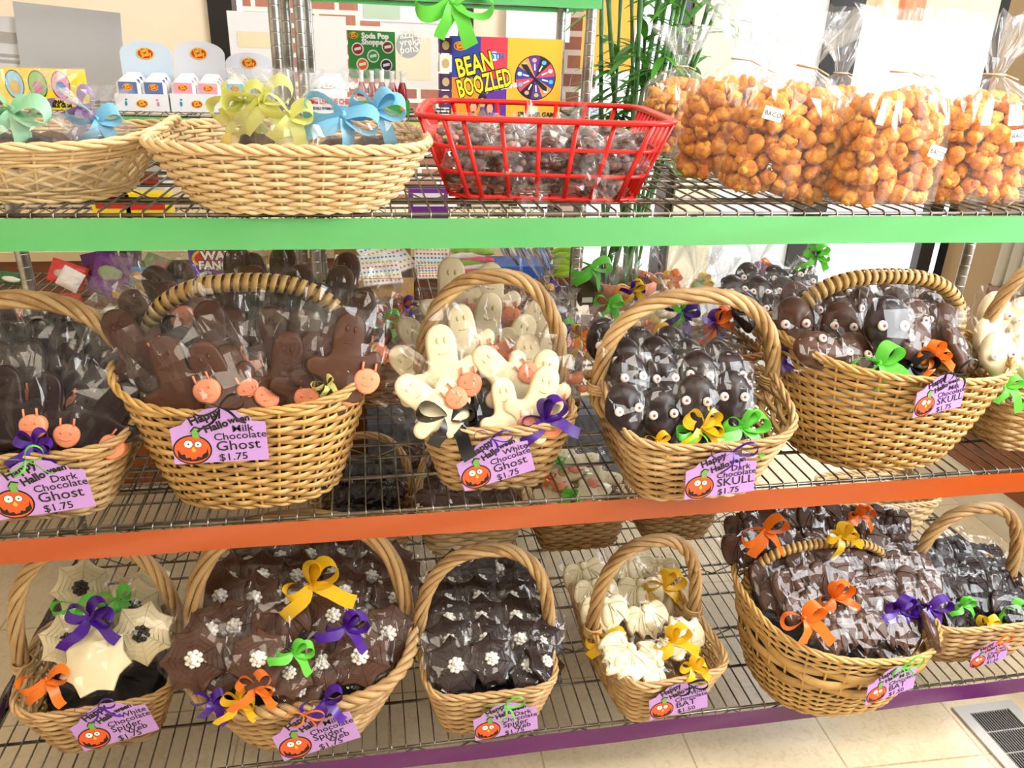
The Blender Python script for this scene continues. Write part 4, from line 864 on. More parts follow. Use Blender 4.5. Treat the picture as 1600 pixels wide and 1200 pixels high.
# bags of chocolate pebbles in the red basket
PEB = [mat('pebble_brown', '5A3A30', .35), mat('pebble_grey', '8A7F80', .35), mat('pebble_rose', 'C08878', .35)]
RBD = []
for i in range(4):
    g = np.random.default_rng(70+i); mb = MB()
    for _ in range(20):
        p = g.normal(0, 1, 3); p *= np.array([.026, .017, .011])/max(1, np.linalg.norm(p)*.8); s = g.uniform(.006, .010); mb.add(ICO1[0]*np.array([s*1.2, s, s*.75])+p, ICO1[1], g.integers(0, 3))
    o = mb.build('pebbles', PEB); a = o.data; bpy.data.objects.remove(o)
    mb = MB(); v = ICO2[0]*np.array([.040, .028, .019])*(1+g.normal(0, .14, (42, 1))); mb.add(v, ICO2[1])
    w_ = gathered(.022, .016, .01, .05, 90+i, n=20, flare=1.1, body=((0, .3), (.5, .9))); 
    for vv, in [(w_.v[0],)]: mb.add(vv[:, [2, 1, 0]]+np.array([.03, 0, 0]), w_.f[:-1])
    o = mb.build('clear_bag', CELLO2, None, False); RBD.append((a, o.data)); bpy.data.objects.remove(o)
Mr = Matrix.Translation((.267, .195, SH_T)) @ Matrix.Rotation(R(-8), 4, 'Z')
k = 0
for lay, (z, nx, ny, sp) in enumerate([(.022, 5, 4, .052), (.05, 5, 4, .055), (.076, 5, 4, .055)]):
    for ix in range(nx):
        for iy in range(ny):
            if lay == 0 and 0 < iy: continue
            if lay == 1 and iy > 1: continue
            if lay == 2 and ix == 4 and iy > 1: continue
            p = Mr @ Vector(((ix-(nx-1)/2)*sp+random.uniform(-.008, .008), (iy-(ny-1)/2)*.066*(1 if lay else .95)+random.uniform(-.006, .006), z+random.uniform(-.006, .008)))
            nm = ['bottom', 'middle', 'top'][lay]; rw = ['front', 'second', 'third', 'back'][iy]
            t = thing('pebble_bag', f'clear bag of chocolate pebbles in red basket, {nm} layer, {rw} row, {ORD[ix]} from left', 'bag of sweets', p, 'bags of chocolate pebbles in the red basket')
            t.rotation_euler = (random.uniform(-.5, .5), random.uniform(-.4, .4), random.uniform(0, 6.28)); a, b = RBD[k % 4]; k += 1
            obj('pebbles', a, t); obj('clear_bag', b, t)
# ---------------------------------------------------------------- gift bags on the back of the middle shelf and rear basket fillings
GL = 'ribboned gift bags at the back of the middle shelf'
for lab, px, py, Y, z0, W, H, top, bows, cont in [
 ('gift bag with two lime bows between the milk and white ghost baskets', 600, 492, .42, .69, .045, .13, .20, [('green', 1.0), ('orange', .9)], 'mixed'),
 ('gift bag with shaggy clear tuft and purple ribbon left of the white ghosts', 630, 470, .50, .69, .045, .16, .24, [('purple', .8), ('orange', .8)], 'mixed'),
 ('gift bag with yellow ribbon loop behind the two ghost baskets at left', 218, 452, .48, SH_M, .06, .20, .27, [('yellow', 1.0)], 'white'),
 ('gift bag with lime ribbon behind the leftmost ghost basket handle', 180, 490, .42, SH_M, .06, .15, .22, [('green', 1.0)], 'duck'),
 ('gift bag with purple and yellow bows right of the white ghost handle', 850, 448, .50, SH_M, .045, .17, .24, [('purple', .9), ('yellow', .8)], 'mixed'),
 ('gift bag with lime and purple ribbons above the purple sweets', 872, 500, .44, SH_M, .045, .13, .20, [('green', .9), ('purple', 1.0)], 'mixed'),
 ('gift bag with yellow and orange ribbons beside the white ghost basket', 905, 520, .38, SH_M, .045, .11, .17, [('orange', 1.0), ('yellow', .9)], 'mixed'),
 ('gift bag with big lime ribbon tail in front of the terracotta pot', 945, 470, .46, SH_M, .05, .17, .25, [('green', 1.1)], 'white'),
 ('gift bag with yellow bows left of the terracotta pot', 985, 448, .54, SH_M, .05, .17, .25, [('yellow', 1.1), ('purple', .8)], 'white'),
 ('gift bag with yellow ribbon loops under the dark skull handle', 1010, 515, .40, SH_M+.02, .045, .11, .17, [('yellow', 1.2), ('orange', .9)], 'brown'),
 ('dark gift bag with large purple bow seen through the dark skull handle', 1062, 480, .44, SH_M+.02, .07, .15, .23, [('purple', 1.4), ('green', .9)], 'dark'),
 ('dark gift bag with orange and purple bows right of the large purple bow', 1110, 500, .44, SH_M+.02, .06, .13, .21, [('orange', 1.3), ('purple', 1.1)], 'dark'),
 ('gift bag with orange bow standing behind the dark skull handle top', 1040, 432, .56, SH_M, .05, .19, .27, [('orange', 1.1), ('yellow', .8)], 'white'),
 ('gift bag with yellow bow behind the dark skull handle', 1090, 440, .58, SH_M, .055, .19, .28, [('yellow', 1.0), ('green', .7)], 'white'),
 ('gift bag with yellow ribbon between the handle and the dark wrapped skulls', 1128, 440, .58, SH_M, .045, .19, .25, [('yellow', .9), ('purple', .7)], 'duck'),
 ('gift bag with orange ribbons rising behind the dark wrapped skulls', 1180, 418, .60, SH_M, .05, .21, .30, [('orange', 1.2), ('lilac', .8)], 'dark'),
 ('gift bag with lime bow above the milk skull basket handle', 1268, 395, .55, SH_M, .055, .22, .29, [('green', 1.1), ('black', .5)], 'brown')]:
    p = at(px, py, Y=Y); gift(lab, (p.x, Y, z0), W, W*.8, max(.08, p.z-z0), max(.08, p.z-z0)+(top-H), bows, cont, .7, GL, 9, .016)
gg = thing('hanging_treat', 'brown figure shaped treat with lime bow and white label above the gift bags', 'treat', at(918, 440, Y=.47)+Vector((0, 0, -.01)))
mb = MB(); P = smooth_closed(np.array([(-.012, -.045), (-.02, -.03), (-.017, -.008), (-.03, -.016), (-.038, -.008), (-.033, .004), (-.017, .008), (-.02, .022), (-.012, .038), (0, .043), (.012, .038), (.02, .022), (.017, .008), (.033, .004), (.038, -.008), (.03, -.016), (.017, -.008), (.02, -.03), (.012, -.045), (0, -.03)]), 2); plate(mb, P, .014, .004)
mb.build('biscuit', mat('grey_brown_treat', '5B4A38', .6, bump=(80, .5)), gg); mb = MB(); box(mb, -.011, .011, -.0085, -.008, -.032, -.021); mb.build('label', PAPER, gg, False)
o = obj('ribbon_bow', getbow('green', 1, 1.25), gg, (.002, -.008, .045)); mb = sheetbag(5, .035, -.05, .10, .006, True, 0, .01); o = mb.build('clear_tuft', CELLO2, gg, False)
fill('skull', 'dark', 'rear basket left of the oval basket', [('front', .42, [(1165, 488, 0), (1205, 490, 8), (1240, 490, 0)]), ('middle', .48, [(1150, 460, -8), (1185, 462, 0), (1225, 462, 6)]), ('back', .54, [(1170, 440, 0), (1215, 442, 4), (1255, 440, 30)])], lean=38, s=1.05, group='dark wrapped skulls in the rear basket')
fill('bat', 'dark', 'small rear basket below the milk ghosts', [('front', .585, [(545, 800, 10), (590, 802, -10)]), ('middle', .62, [(535, 770, 10), (575, 765, 40), (605, 770, 0)]), ('back', .66, [(545, 735, 10), (590, 735, 0)])], lean=60, s=.9, group='dark wrapped bats in the small rear basket')
fill('bat', 'milk', 'pale rear basket below the white ghosts', [('front', .57, [(675, 785, 10), (725, 785, -10), (780, 782, 5)]), ('middle', .62, [(690, 760, 10), (750, 758, 20)]), ('back', .66, [(650, 715, 20), (700, 730, 0)])], lean=60, s=.95, group='milk wrapped bats in the pale rear basket')
fill('ghost', 'white', 'rear basket behind the white bats', [('front', .56, [(865, 775, 90), (925, 770, 80, 'green')]), ('middle', .60, [(880, 745, 70), (940, 745, 100)]), ('back', .64, [(870, 722, 40, 'orange'), (905, 720, 80, 'green')])], lean=65, s=.85, group='white wrapped ghosts in the rear basket')
# ---------------------------------------------------------------- posters and papers
def paper(label, x0, y0, x1, y1, Y, col='E9E9EE', name='poster', th=.002, tilt=0, cat='poster'):
    a, b = at(x0, y1, Y=Y), at(x1, y0, Y=Y); c = (a+b)/2; w, h = abs(b.x-a.x)/2, abs(b.z-a.z)/2
    t = thing(name, label, cat, (c.x, Y, c.z)); mb = MB(); box(mb, -w, w, -th/2, th/2, -h, h); mb.build('sheet', plain(col, .7, trans=.0), t, False); t.rotation_euler[1] = R(tilt); return t, w, h
paper('blank pale grey board standing at the left behind the back shelf', 45, 14, 182, 158, 1.13, 'C9CBD2', 'sign_board', .004, 4, 'board')
t, w, h = paper('white printed poster with grey bands at the far left edge', -20, 26, 40, 118, 1.14, 'E4E6EE', tilt=3)
mb = MB()
for z, hh in ((.3, .18), (-.3, .05), (-.5, .05)): box(mb, -w*.6, w*.6, -.0025, -.0012, h*(z-hh), h*(z+hh))
mb.build('printing', plain('B9B4B4', .7), t, False)
t, w, h = paper('white sheet with pale yellow panel taped on the window at left', 366, 20, 442, 140, YB-.02, 'E6E7EE')
mb = MB(); box(mb, -w*.7, w*.8, -.0025, -.0012, h*.1, h*.5); mb.build('yellow_panel', plain('E6DDBE', .7), t, False)
paper('plain white sheet on the window behind the chrome posts', 468, 26, 540, 142, YB-.02, 'E9E6EA')
t, w, h = paper('white sheet with grey scribbled circle on the window beside the green display', 597, 36, 684, 136, YB-.02, 'E8E7EA')
mb = MB(); box(mb, -w*.55, w*.75, -.0022, -.0012, -h*.75, h*.55); mb.build('cream_panel', plain('EFE3CC', .7), t, False)
mb = MB(); disc(mb, -w*.05, h*.3, w*.42, h*.38, -.0032, 0, 28); mb.build('circle', plain('A9ADB6', .7), t, False)
for i, (wd, dz) in enumerate((('Pizza', .12), ('Bakery', -.02), ('Shop', -.16))): text(wd[::-1], .032, PAPER, t, (-w*.33, -.004, h*(.3+dz*1.6)), -8, .0006, 'lettering')
t, w, h = paper('white sheet with a faint green picture high on the window', 560, 0, 722, 32, YB-.03, 'E9EAF2')
mb = MB(); box(mb, -w*.9, -w*.2, -.0025, -.0012, -h*.8, h*.6); mb.build('picture', plain('BBD2C0', .7), t, False)
paper('white sheet above the big jelly bean box', 790, 4, 893, 63, YB-.04, 'D9DCE6')
t, w, h = paper('orange poster hung behind the bamboo stems', 906, -60, 1002, 110, YB-.03, 'F4A53A')
mb = MB(); box(mb, -w*.5, w*.1, -.0025, -.0012, h*.05, h*.55); mb.build('dull_panel', plain('C9A045', .7), t, False)
t, w, h = paper('small white notice with blue heading behind the red basket', 900, 140, 950, 215, YB+.045, 'E3E8F2'); text('Kind\nFarm', .028, plain('8FA4CC'), t, (-w*.6, -.002, h*.1), 0, .0004)
mb = MB(); box(mb, -.035, .035, -.02, .02, 0, 1.12-.0); t = mb.build('black_board', plain('0D0B0C', .4), None, False, (1.865-.04, 1.275, 0)); t.rotation_euler[2] = R(70); tag(t, 'narrow black panel standing against the right wall by the door', 'panel')
# ---------------------------------------------------------------- boxes on the back shelves
LOGO = [plain('C8281E', .5), plain('F3C42E', .5)]
def logo(parent, x, z, w, y):
    mb = MB(); disc(mb, x, z, w, w*.68, y, 1, 24); disc(mb, x, z, w*.88, w*.57, y-.0003, 0, 24); l = mb.build('logo', LOGO, parent, False)
    text('Jelly\nBelly', w*.62, LOGO[1], l, (x-w*.55, y-.0007, z+w*.05), -12, w*.02, 'lettering'); return l
def carton(label, x0, y0, x1, y1, Y, z, dep, col, name='sweet_box', cat='box', lean=0, group=None):
    """front face spans the given pixels at depth Y and stands on height z (or at the pixel height if None)"""
    a, b = at(x0, y1, Y=Y), at(x1, y0, Y=Y); zb = a.z if z is None else z; w, h = (b.x-a.x)/2, (b.z-zb)
    t = thing(name, label, cat, ((a.x+b.x)/2, Y, zb), group); mb = MB(); box(mb, -w, w, 0, dep, 0, h); mb.build('carton', col if not isinstance(col, str) else plain(col, .55), t, False); return t, w, h
def rect(t, x0, x1, z0, z1, col, name='panel', y=-.0006): mb = MB(); flatpoly(mb, [(x0, z0), (x1, z0), (x1, z1), (x0, z1)], y); return mb.build(name, plain(col, .55), t, False)
def packet(label, x0, y0, x1, y1, Y, col, roll=0, lean=10, group=None, name='sweet_packet', col2=None, z=None, lg=False, wd=None):
    a, b = at(x0, y1, Y=Y), at(x1, y0, Y=Y); w, h = (b.x-a.x)/2, (b.z-a.z)/2; c = (a+b)/2
    t = thing(name, label, 'sweet packet', (0, 0, 0), group); mb = MB(); n = 9; V = []; F = []
    for s in (-1, 1):
        for i in range(n):
            for j in range(n):
                u, v = -1+2*i/(n-1), -1+2*j/(n-1); V.append((u*w, s*.010*(1-u**4)*(1-v**4)+RNG.normal(0, .0006), v*h))
    for s in (0, 1):
        for i in range(n-1):
            for j in range(n-1): q = s*n*n+i*n+j; F.append((q, q+n, q+n+1, q+1) if s == 0 else (q, q+1, q+n+1, q+n))
    mb.add(V, F); mb.build('pouch', plain(col, .3), t, False)
    if col2: mb = MB(); blob(mb, (0, -.008, -h*.15), (w*.7, .004, h*.5), ICO2); mb.build('window_patch', plain(col2, .3), t)
    if lg: logo(t, 0, h*.4, w*.5, -.0135)
    if wd: text(wd, w*.42, PAPER, t, (-w*.8, -.0135, -h*.1), 0, .0005)
    return put(t, c, roll, lean, 0)
# big spinner game box
YF = .84
t, w, h = carton('large jelly bean game box with spinner wheel behind the red basket', 705, 62, 880, 170, YF, BZ, .045, '5E2D91', 'game_box')
for (xa, xb, za, zb, c) in ((-1, -.48, .5, 1, '2C3C9B'), (-.48, 0, .5, 1, 'D8354A'), (-1, -.48, 0, .5, 'F0902A'), (-.48, 0, 0, .5, '5F2C97'), (0, 1, 0, 1, 'F2B32E')): rect(t, xa*w, xb*w, za*h, zb*h, c)
logo(t, -w*.85, h*.88, w*.11, -.0012)
for k, (c, b, off) in enumerate(((INK, .0036, 0), (plain('F5E020', .5), .0012, -.0006))):
    text('BEAN', h*.32, c, t, (-w*.88, -.0016+off, h*.50), -14, b, 'lettering', sx=.62); text('BOOZLED', h*.31, c, t, (-w*.86, -.0016+off, h*.25), -14, b, 'lettering', sx=.52)
text('JELLY BEANS', h*.075, PAPER, t, (-w*.36, -.0015, h*.33), -10, .0006)
mb = MB(); disc(mb, -w*.24, h*.77, w*.08, w*.08, -.0012, 0, 20); l = mb.build('anniversary_badge', plain('CFE9F5', .5), t, False); text('5TH', h*.10, plain('2A6FB8', .5), l, (-w*.30, -.0018, h*.74), 0, .0008)
for i, (x, z) in enumerate(((-.60, .16), (-.44, .22), (-.30, .15))):
    mb = MB(); disc(mb, x*w, z*h, w*.085, w*.12, -.0012, 1, 18); disc(mb, x*w, (z-.03)*h, w*.06, w*.085, -.0018, 0, 18); disc(mb, x*w, (z-.09)*h, w*.02, w*.02, -.0022, 1, 10); flatpoly(mb, [((x-.1)*w, 0), ((x+.1)*w, 0), ((x+.05)*w, (z-.13)*h), ((x-.05)*w, (z-.13)*h)], -.0016, 2); mb.build('portrait', [plain('D9A27E'), INK, plain('6E6A78')], t, False)
mb = MB(); cx, cz, r = w*.52, h*.52, w*.36; disc(mb, cx, cz, r*1.05, r*1.05, -.0008, 0, 40)
for i in range(10):
    a0, a1 = i*PI/5+.1, (i+1)*PI/5+.1; ts = np.linspace(a0, a1, 6); flatpoly(mb, [(cx, cz)]+[(cx+r*math.cos(a), cz+r*math.sin(a)) for a in ts], -.0012, 1+i % 5); am = (a0+a1)/2; disc(mb, cx+r*.82*math.cos(am), cz+r*.82*math.sin(am), r*.12, r*.1, -.0018, 6+i % 4, 12)
    flatpoly(mb, [(cx+r*q*math.cos(am+d), cz+r*q*math.sin(am+d)) for q, d in ((.35, .10), (.35, -.10), (.66, -.05), (.66, .05))], -.0017, 10)
flatpoly(mb, [(cx+x*r, cz+z*r) for x, z in ((-.75, .62), (-.45, .62), (-.08, .08), (.6, -.42), (.62, -.62), (.42, -.56), (-.1, -.05), (-.62, .42))], -.0022, 0)
mb.build('spinner_wheel', [INK]+[plain(c, .5) for c in ('E2455A', '1E1A1E', '5F2C97', 'F09A4A', '2C3C9B', 'EFE6D8', '5FB8E0', 'EFA6A0', 'B8C878', 'F2EDE6')], t, False)
text('SPINNER GAME', h*.08, INK, t, (w*.22, -.0014, h*.03), 0, .0006)
for i, (c, y0, y1) in enumerate((('3A1C4A', 59, 83), ('E6DAD0', 86, 112), ('3A1C4A', 116, 140), ('4A2A5A', 143, 168))):
    q, ww, hh = carton(f'small {"pale" if i == 1 else "purple"} sweet box left of the spinner box, {ORD[i]} from top', 687, y0, 706, y1, YF-.0-.03, None, .03, c); mb = MB(); disc(mb, 0, hh*.5, ww*.6, hh*.28, -.0008, 0, 16); mb.build('picture', plain('B9A070'), q, False)
# soda display
t, w, h = carton('green soda pop sweets display card with tray of small bottles', 546, 50, 617, 122, .98, None, .003, '2E8B3A', 'display_card')
zz = at(550, 172, Y=.90).z
logo(t, -w*.75, h*.90, w*.2, -.001); text('Soda Pop\nShoppe', h*.16, PAPER, t, (-w*.42, -.001, h*.85), 0, .0009)
for i, (x, z, c) in enumerate(((-.6, .62, 'A81E2A'), (.68, .68, '7A3A1E'), (.05, .48, '2FA84A'), (-.42, .30, 'E8701E'), (.6, .30, '4A1E5A'))):
    mb = MB(); disc(mb, x*w, z*h, w*.26, w*.26, -.0008, 1, 20); disc(mb, x*w, z*h, w*.21, w*.21, -.0014, 0, 20); flatpoly(mb, [((x-.14)*w, (z+.02)*h), ((x+.14)*w, (z+.05)*h), ((x+.14)*w, (z-.01)*h), ((x-.14)*w, (z-.04)*h)], -.0018, 1); mb.build('bottle_cap_picture', [plain(c), PAPER], t, False)
t, w, h = carton('green open tray holding the small soda bottles', 556, 158, 640, 174, .86, BZ, .10, '2E8B3A', 'bottle_tray'); logo(t, w*.75, h*.5, w*.12, -.001)
t2 = Vector(t.location); GLS = mat('clear_bottle_glass', 'E9EEF0', .1, spec=.8); SODA = mat('red_soda', '8A1218', .25); k = 0
for r_ in range(2):
    for i in range(5):
        b = thing('sweet_bottle', f'small red soda sweet bottle in the green tray, {["front","back"][r_]} row, {ORD[i]} from left', 'bottle', t2+Vector((-w*.75+i*w*.38, .015+r_*.035, h+.001)), 'small soda bottles in the green tray'); b.location.z = BZ+.004; b.scale = (1.25, 1.25, 1.25)
        mb = MB(); lathe(mb, [(0, 0), (.0085, 0), (.009, .006), (.0078, .018), (.009, .032), (.007, .042), (.0038, .052)], 12); mb.build('body', SODA, b); mb = MB(); lathe(mb, [(.0038, .052), (.0036, .064), (.0042, .066), (.0042, .070), (0, .070)], 10); mb.build('neck', GLS, b)
# chewing gum box
t, w, h = carton('white striped gum box with red lettering beside the chrome posts', 472, 142, 542, 171, .85, BZ, .06, 'E9EAEE', 'gum_box'); text('BIG LEAGUE CHEW', h*.30, plain('C8281E'), t, (-w*.62, -.001, h*.45), 0, .0008, sx=.72); text('THE HALL OF FAME BUBBLE GUM', h*.16, plain('2A3A6A'), t, (-w*.62, -.001, h*.2), 0, .0003, sx=.62)
for i in range(5): packet(f'white gum pouch with red lettering standing in the striped box, {ORD[i]} from front', 474-i, 127-i*3, 538-i, 146-i*3, .865+.012*i, 'E4E6EC', 0, 4, 'gum pouches in the striped box', wd=None if i else 'BIG LEAGUE'); 
# jelly bean display boxes
def display(label, x0, y0, x1, y1, ytop, col, bag, grp, Y=.84, back='DDE3F0'):
    t, w, h = carton(label, x0, y0, x1, y1, Y, BZ, .09, 'E3E5EC', 'display_box', 'display box'); logo(t, 0, h*.45, w*.22, -.0008)
    for s in (-1, 1): mb = MB(); disc(mb, s*w*.6, h*.45, w*.05, h*.14, -.0008, 0, 12); disc(mb, s*w*.58, h*.68, w*.05, h*.05, -.0008, 0, 10); mb.build('footprint_picture', plain('D87A9A' if s > 0 else '3A8AB0'), t, False)
    zt = at((x0+x1)/2, ytop, Y=Y+.09).z-BZ; mb = MB(); n = 12; P = [(w, 0), (w, zt*.82)]+[(w*math.cos(a)*.99, zt*.82+zt*.18*math.sin(a)) for a in np.linspace(.15, PI-.15, n)]+[(-w, zt*.82), (-w, 0)]; V = [(x, yy, z) for yy in (.088, .091) for x, z in P]; m = len(P)
    mb.add(V, [tuple(range(m)), tuple(range(2*m-1, m-1, -1))]+[(i, i+m, (i+1) % m+m, (i+1) % m) for i in range(m)]); c = mb.build('back_card', plain(back, .5), t, False); logo(t, 0, zt*.82, w*.33, .086)
    for r_ in range(3):
        for i in range(2):
            k = thing('sweet_packet', f'{bag[1]} jelly bean packet in {grp}, {["front","middle","back"][r_]} row, {["left","right"][i]}', 'sweet packet', Vector(t.location)+Vector((-w*.48+i*w*.96, .012+r_*.026, h*.25+r_*.004)), 'jelly bean packets in '+grp)
            hw, hh = w*.46, .058; mb = MB(); v = ICO2[0]*np.array([hw*1.15, .006, hh*.5]); v[:, 0] = np.clip(v[:, 0], -hw, hw); v[:, 2] = np.clip(v[:, 2]*1.15, -hh*.5, hh*.5)+hh*.5; mb.add(v, ICO2[1]); mb.build('pouch', plain('EEF0F4', .4), k, False); mb = MB(); box(mb, -hw*.75, hw*.75, -.0072, -.0062, hh*.1, hh*.85); mb.build('printed_front', plain(bag[0], .4), k, False); logo(k, 0, hh*.68, hw*.4, -.008)
display('pale blue jelly bean display box with rounded back card, left of two', 182, 148, 262, 171, 64, 'x', ('5C6FA8', 'dark blue'), 'the left display box', back='C9DCF0')
display('white striped display box of pink jelly bean packets', 268, 148, 347, 172, 64, 'x', ('E59AB0', 'pink'), 'the white striped display box')
display('white display box of pale blue jelly bean packets right of the pink ones', 350, 148, 424, 172, 82, 'x', ('7FC0DC', 'sky blue'), 'the right display box')
# yellow egg display
t, w, h = carton('yellow bubble gum egg box with three oval pictures at the far left', 6, 110, 118, 170, .84, BZ, .06, 'F2D21E', 'display_box', 'display box')
for i, (c, c2) in enumerate((('8EC8E0', 'D8A83A'), ('7DB84A', 'C0508A'), ('E58AA8', '2F7FC0'))): mb = MB(); x = (-.6+i*.58)*w; disc(mb, x, h*.62, w*.24, h*.36, -.0008, 1, 24); disc(mb, x, h*.62, w*.215, h*.33, -.0014, 0, 24); disc(mb, x, h*.55, w*.13, h*.17, -.002, 2, 16); mb.build('oval_picture', [plain(c), INK, plain(c2)], t, False)
text('ORIGINAL\nBUBBLE GUM', h*.12, INK, t, (w*.02, -.0008, h*.16), 0, .0006)
# middle level of the back racks
MZ = .745
tray, w, h = carton('open cardboard tray of button sweet sheets behind the milk ghosts', 562, 434, 648, 466, .82, None, .002, 'C79A55', 'cardboard_box', 'cardboard box'); zt0 = tray.location.z
mb = MB(); box(mb, -w-.06, w, .0, .16, -.001, .002); box(mb, -w-.06, -w-.058, 0, .16, 0, h); box(mb, w-.002, w, 0, .16, 0, h); box(mb, -w-.06, w, .158, .16, 0, h*1.7); mb.build('sides', plain('B98A4C', .7), tray, False)
def dots(label, x0, y0, x1, y1, Y, roll, lean, yaw=0):
    a, b = at(x0, y1, Y=Y), at(x1, y0, Y=Y); w, h = (b.x-a.x)/2, (b.z-a.z)/2/max(.3, math.cos(R(lean))); t = thing('button_sweet_sheet', label, 'sweet sheet', (0, 0, 0), 'paper sheets of coloured button sweets')
    mb = MB(); box(mb, -w, w, 0, .004, -h, h); mb.build('paper', PAPER, t, False); mb = MB()
    for i in range(9):
        for j in range(6): blob(mb, (w*(-.85+i*.21), -.001, h*(-.8+j*.32)), (.0035, .0018, .0035), ICO1, mi=j % 3)
    mb.build('buttons', [plain('E8708A'), plain('E8D05A'), plain('5AA8D8')], t); return put(t, (a+b)/2, roll, lean, yaw)
dots('sheet of button sweets lying tilted on top in the cardboard tray', 570, 385, 640, 420, .90, -20, 60, 10); dots('sheet of button sweets in the tray under the tilted one', 565, 405, 625, 436, .85, -6, 62); dots('sheet of button sweets standing left in the tray', 522, 405, 575, 432, .88, 6, 62)
dots('pile of button sweet sheets right of the cardboard tray, upper', 648, 385, 702, 415, .88, 2, 55); dots('pile of button sweet sheets right of the cardboard tray, lower', 652, 412, 700, 430, .84, 0, 60)
for i in range(7): packet(f'green and pink snack packet in the stack by the sheets, {ORD[i]} from bottom', 704, 424-i*6, 772, 434-i*6, .86, ('8DBE3A', 'E05A7A', 'F2EDE8')[i % 3], random.uniform(-8, 8), 70, 'flat packets stacked by the button sheets')
for i in range(8): packet(f'lime green flat packet stacked right of the candy sticks, {ORD[i] if i<8 else "top"} from bottom', 862, 424-i*5, 902, 432-i*5, .86, ('B5D84A', '9CCB3A')[i % 2], random.uniform(-10, 10), 70, 'lime packets stacked left of the pot')
for i in range(14):
    a = at(782+i*5.5+random.uniform(-2, 2), 388+random.uniform(-4, 3), Y=1.02); b = at(800+i*5.2, 420+random.uniform(-4, 4), Y=.84); mb = MB(); c = (a+b)/2; tube(mb, [a-c, (a+b)/2-c, b-c], .0048, 8); o = mb.build('candy_stick', plain(('2E3F7A', '6A3A28', '3A2A3A', '2F72C8')[i % 4], .3), None, True, c); tag(o, f'wrapped candy stick in dark {("blue","brown","plum","bright blue")[i%4]} film, one of a slanted bundle', 'candy stick', 'slanted bundle of wrapped candy sticks')
t, w, h = carton('blue card tray under the slanted bundle of wrapped candy sticks', 760, 416, 850, 436, .83, None, .10, '1F4FA0', 'card_tray', 'tray')
t, w, h = carton('purple wax candy box with big white lettering behind the milk ghosts', 300, 380, 380, 442, .84, None, .03, '6A3FA8', 'sweet_box')
mb = MB(); disc(mb, 0, h*.62, w*.9, h*.30, -.0008, 0, 26); disc(mb, 0, h*.62, w*.8, h*.25, -.0012, 1, 26); mb.build('badge', [plain('F2C52E'), plain('D8302A')], t, False)
for kk, (c, b, off) in enumerate(((INK, .0028, 0), (PAPER, .0012, -.0006))): text('WAX', h*.30, c, t, (-w*.55, -.0016+off, h*.60), 0, b, sx=1.1); text('FANGS', h*.28, c, t, (-w*.68, -.0016+off, h*.36), 0, b, sx=1.0)
text('Wacko Wax', h*.14, PAPER, t, (-w*.7, -.0012, h*.9), 0, .0008); disc_ = MB(); disc(disc_, -w*.5, h*.15, w*.2, h*.12, -.001, 0, 16); disc(disc_, w*.1, h*.12, w*.18, h*.1, -.001, 1, 16); disc_.build('printed_blobs', [plain('7DB84A'), plain('E8702A')], t, False)
t, w, h = carton('blue cut-out sweets card with oval logo beside the purple wax box', 198, 418, 282, 447, .84, None, .012, '2F8FC8', 'sweet_box'); logo(t, -w*.55, h*.55, w*.25, -.001)
mb = MB(); flatpoly(mb, [(w*x, h*z) for x, z in ((-.2, .2), (.3, .1), (.35, .9), (.9, 1.0), (.95, 1.25), (.3, 1.7), (-.05, 1.9), (-.25, 1.5))], -.001, 0); flatpoly(mb, [(w*x, h*z) for x, z in ((.1, 1.2), (.75, .95), (.8, 1.1), (.15, 1.45))], -.0016, 1); mb.build('animal_picture', [plain('7F9A5A'), plain('D85A7A')], t, False)
t, w, h = carton('orange red sweets box with logo behind the leftmost handle', 14, 466, 118, 512, .80, None, .04, 'D8481E', 'sweet_box'); logo(t, -w*.72, h*.9, w*.16, -.001); text('EAT', h*.42, PAPER, t, (w*.02, -.001, h*.5), 0, .002); text('candy', h*.26, plain('F2C52E'), t, (w*.2, -.001, h*.22), 0, .0006)
packet('green sweet packet at the far left beside the orange box', -8, 466, 14, 500, .80, '6DBA3A', 0, 5)
for i, (x0, y0, x1, y1, Y, c, c2, r_) in enumerate([(80, 410, 132, 446, .86, 'D84038', 'C8B8B0', 20), (135, 392, 185, 440, .90, '5A1E6A', '4A3A30', -12), (150, 398, 200, 448, .84, '6A2A80', '8A9A70', 14), (190, 390, 218, 430, .94, '4A1A58', None, 4), (140, 440, 185, 462, .82, '6A2A80', None, 30), (95, 420, 125, 452, .82, 'E8E4E0', None, 30), (0, 425, 40, 445, .86, '2E6A3A', 'E0E0D8', 10)]):
    packet(['red film packet with clear window left of the purple packets', 'tall purple packet with brown window, back of the pile', 'purple packet with green lettering patch in front of the pile', 'dark purple packet nearest the blue card', 'purple packet lying at the bottom of the pile', 'white card flap beside the red packet', 'dark green packet at the far left on the back shelf'][i], x0, y0, x1, y1, Y, c, r_, 20, None, col2=c2)
gift('crumpled yellow tissue gift bag behind the milk ghosts', (at(420, 398, Y=.9).x, .9, MZ), .05, .04, .09, .13, ['yellow'], 'white', .5, None, 5, .02, 77)
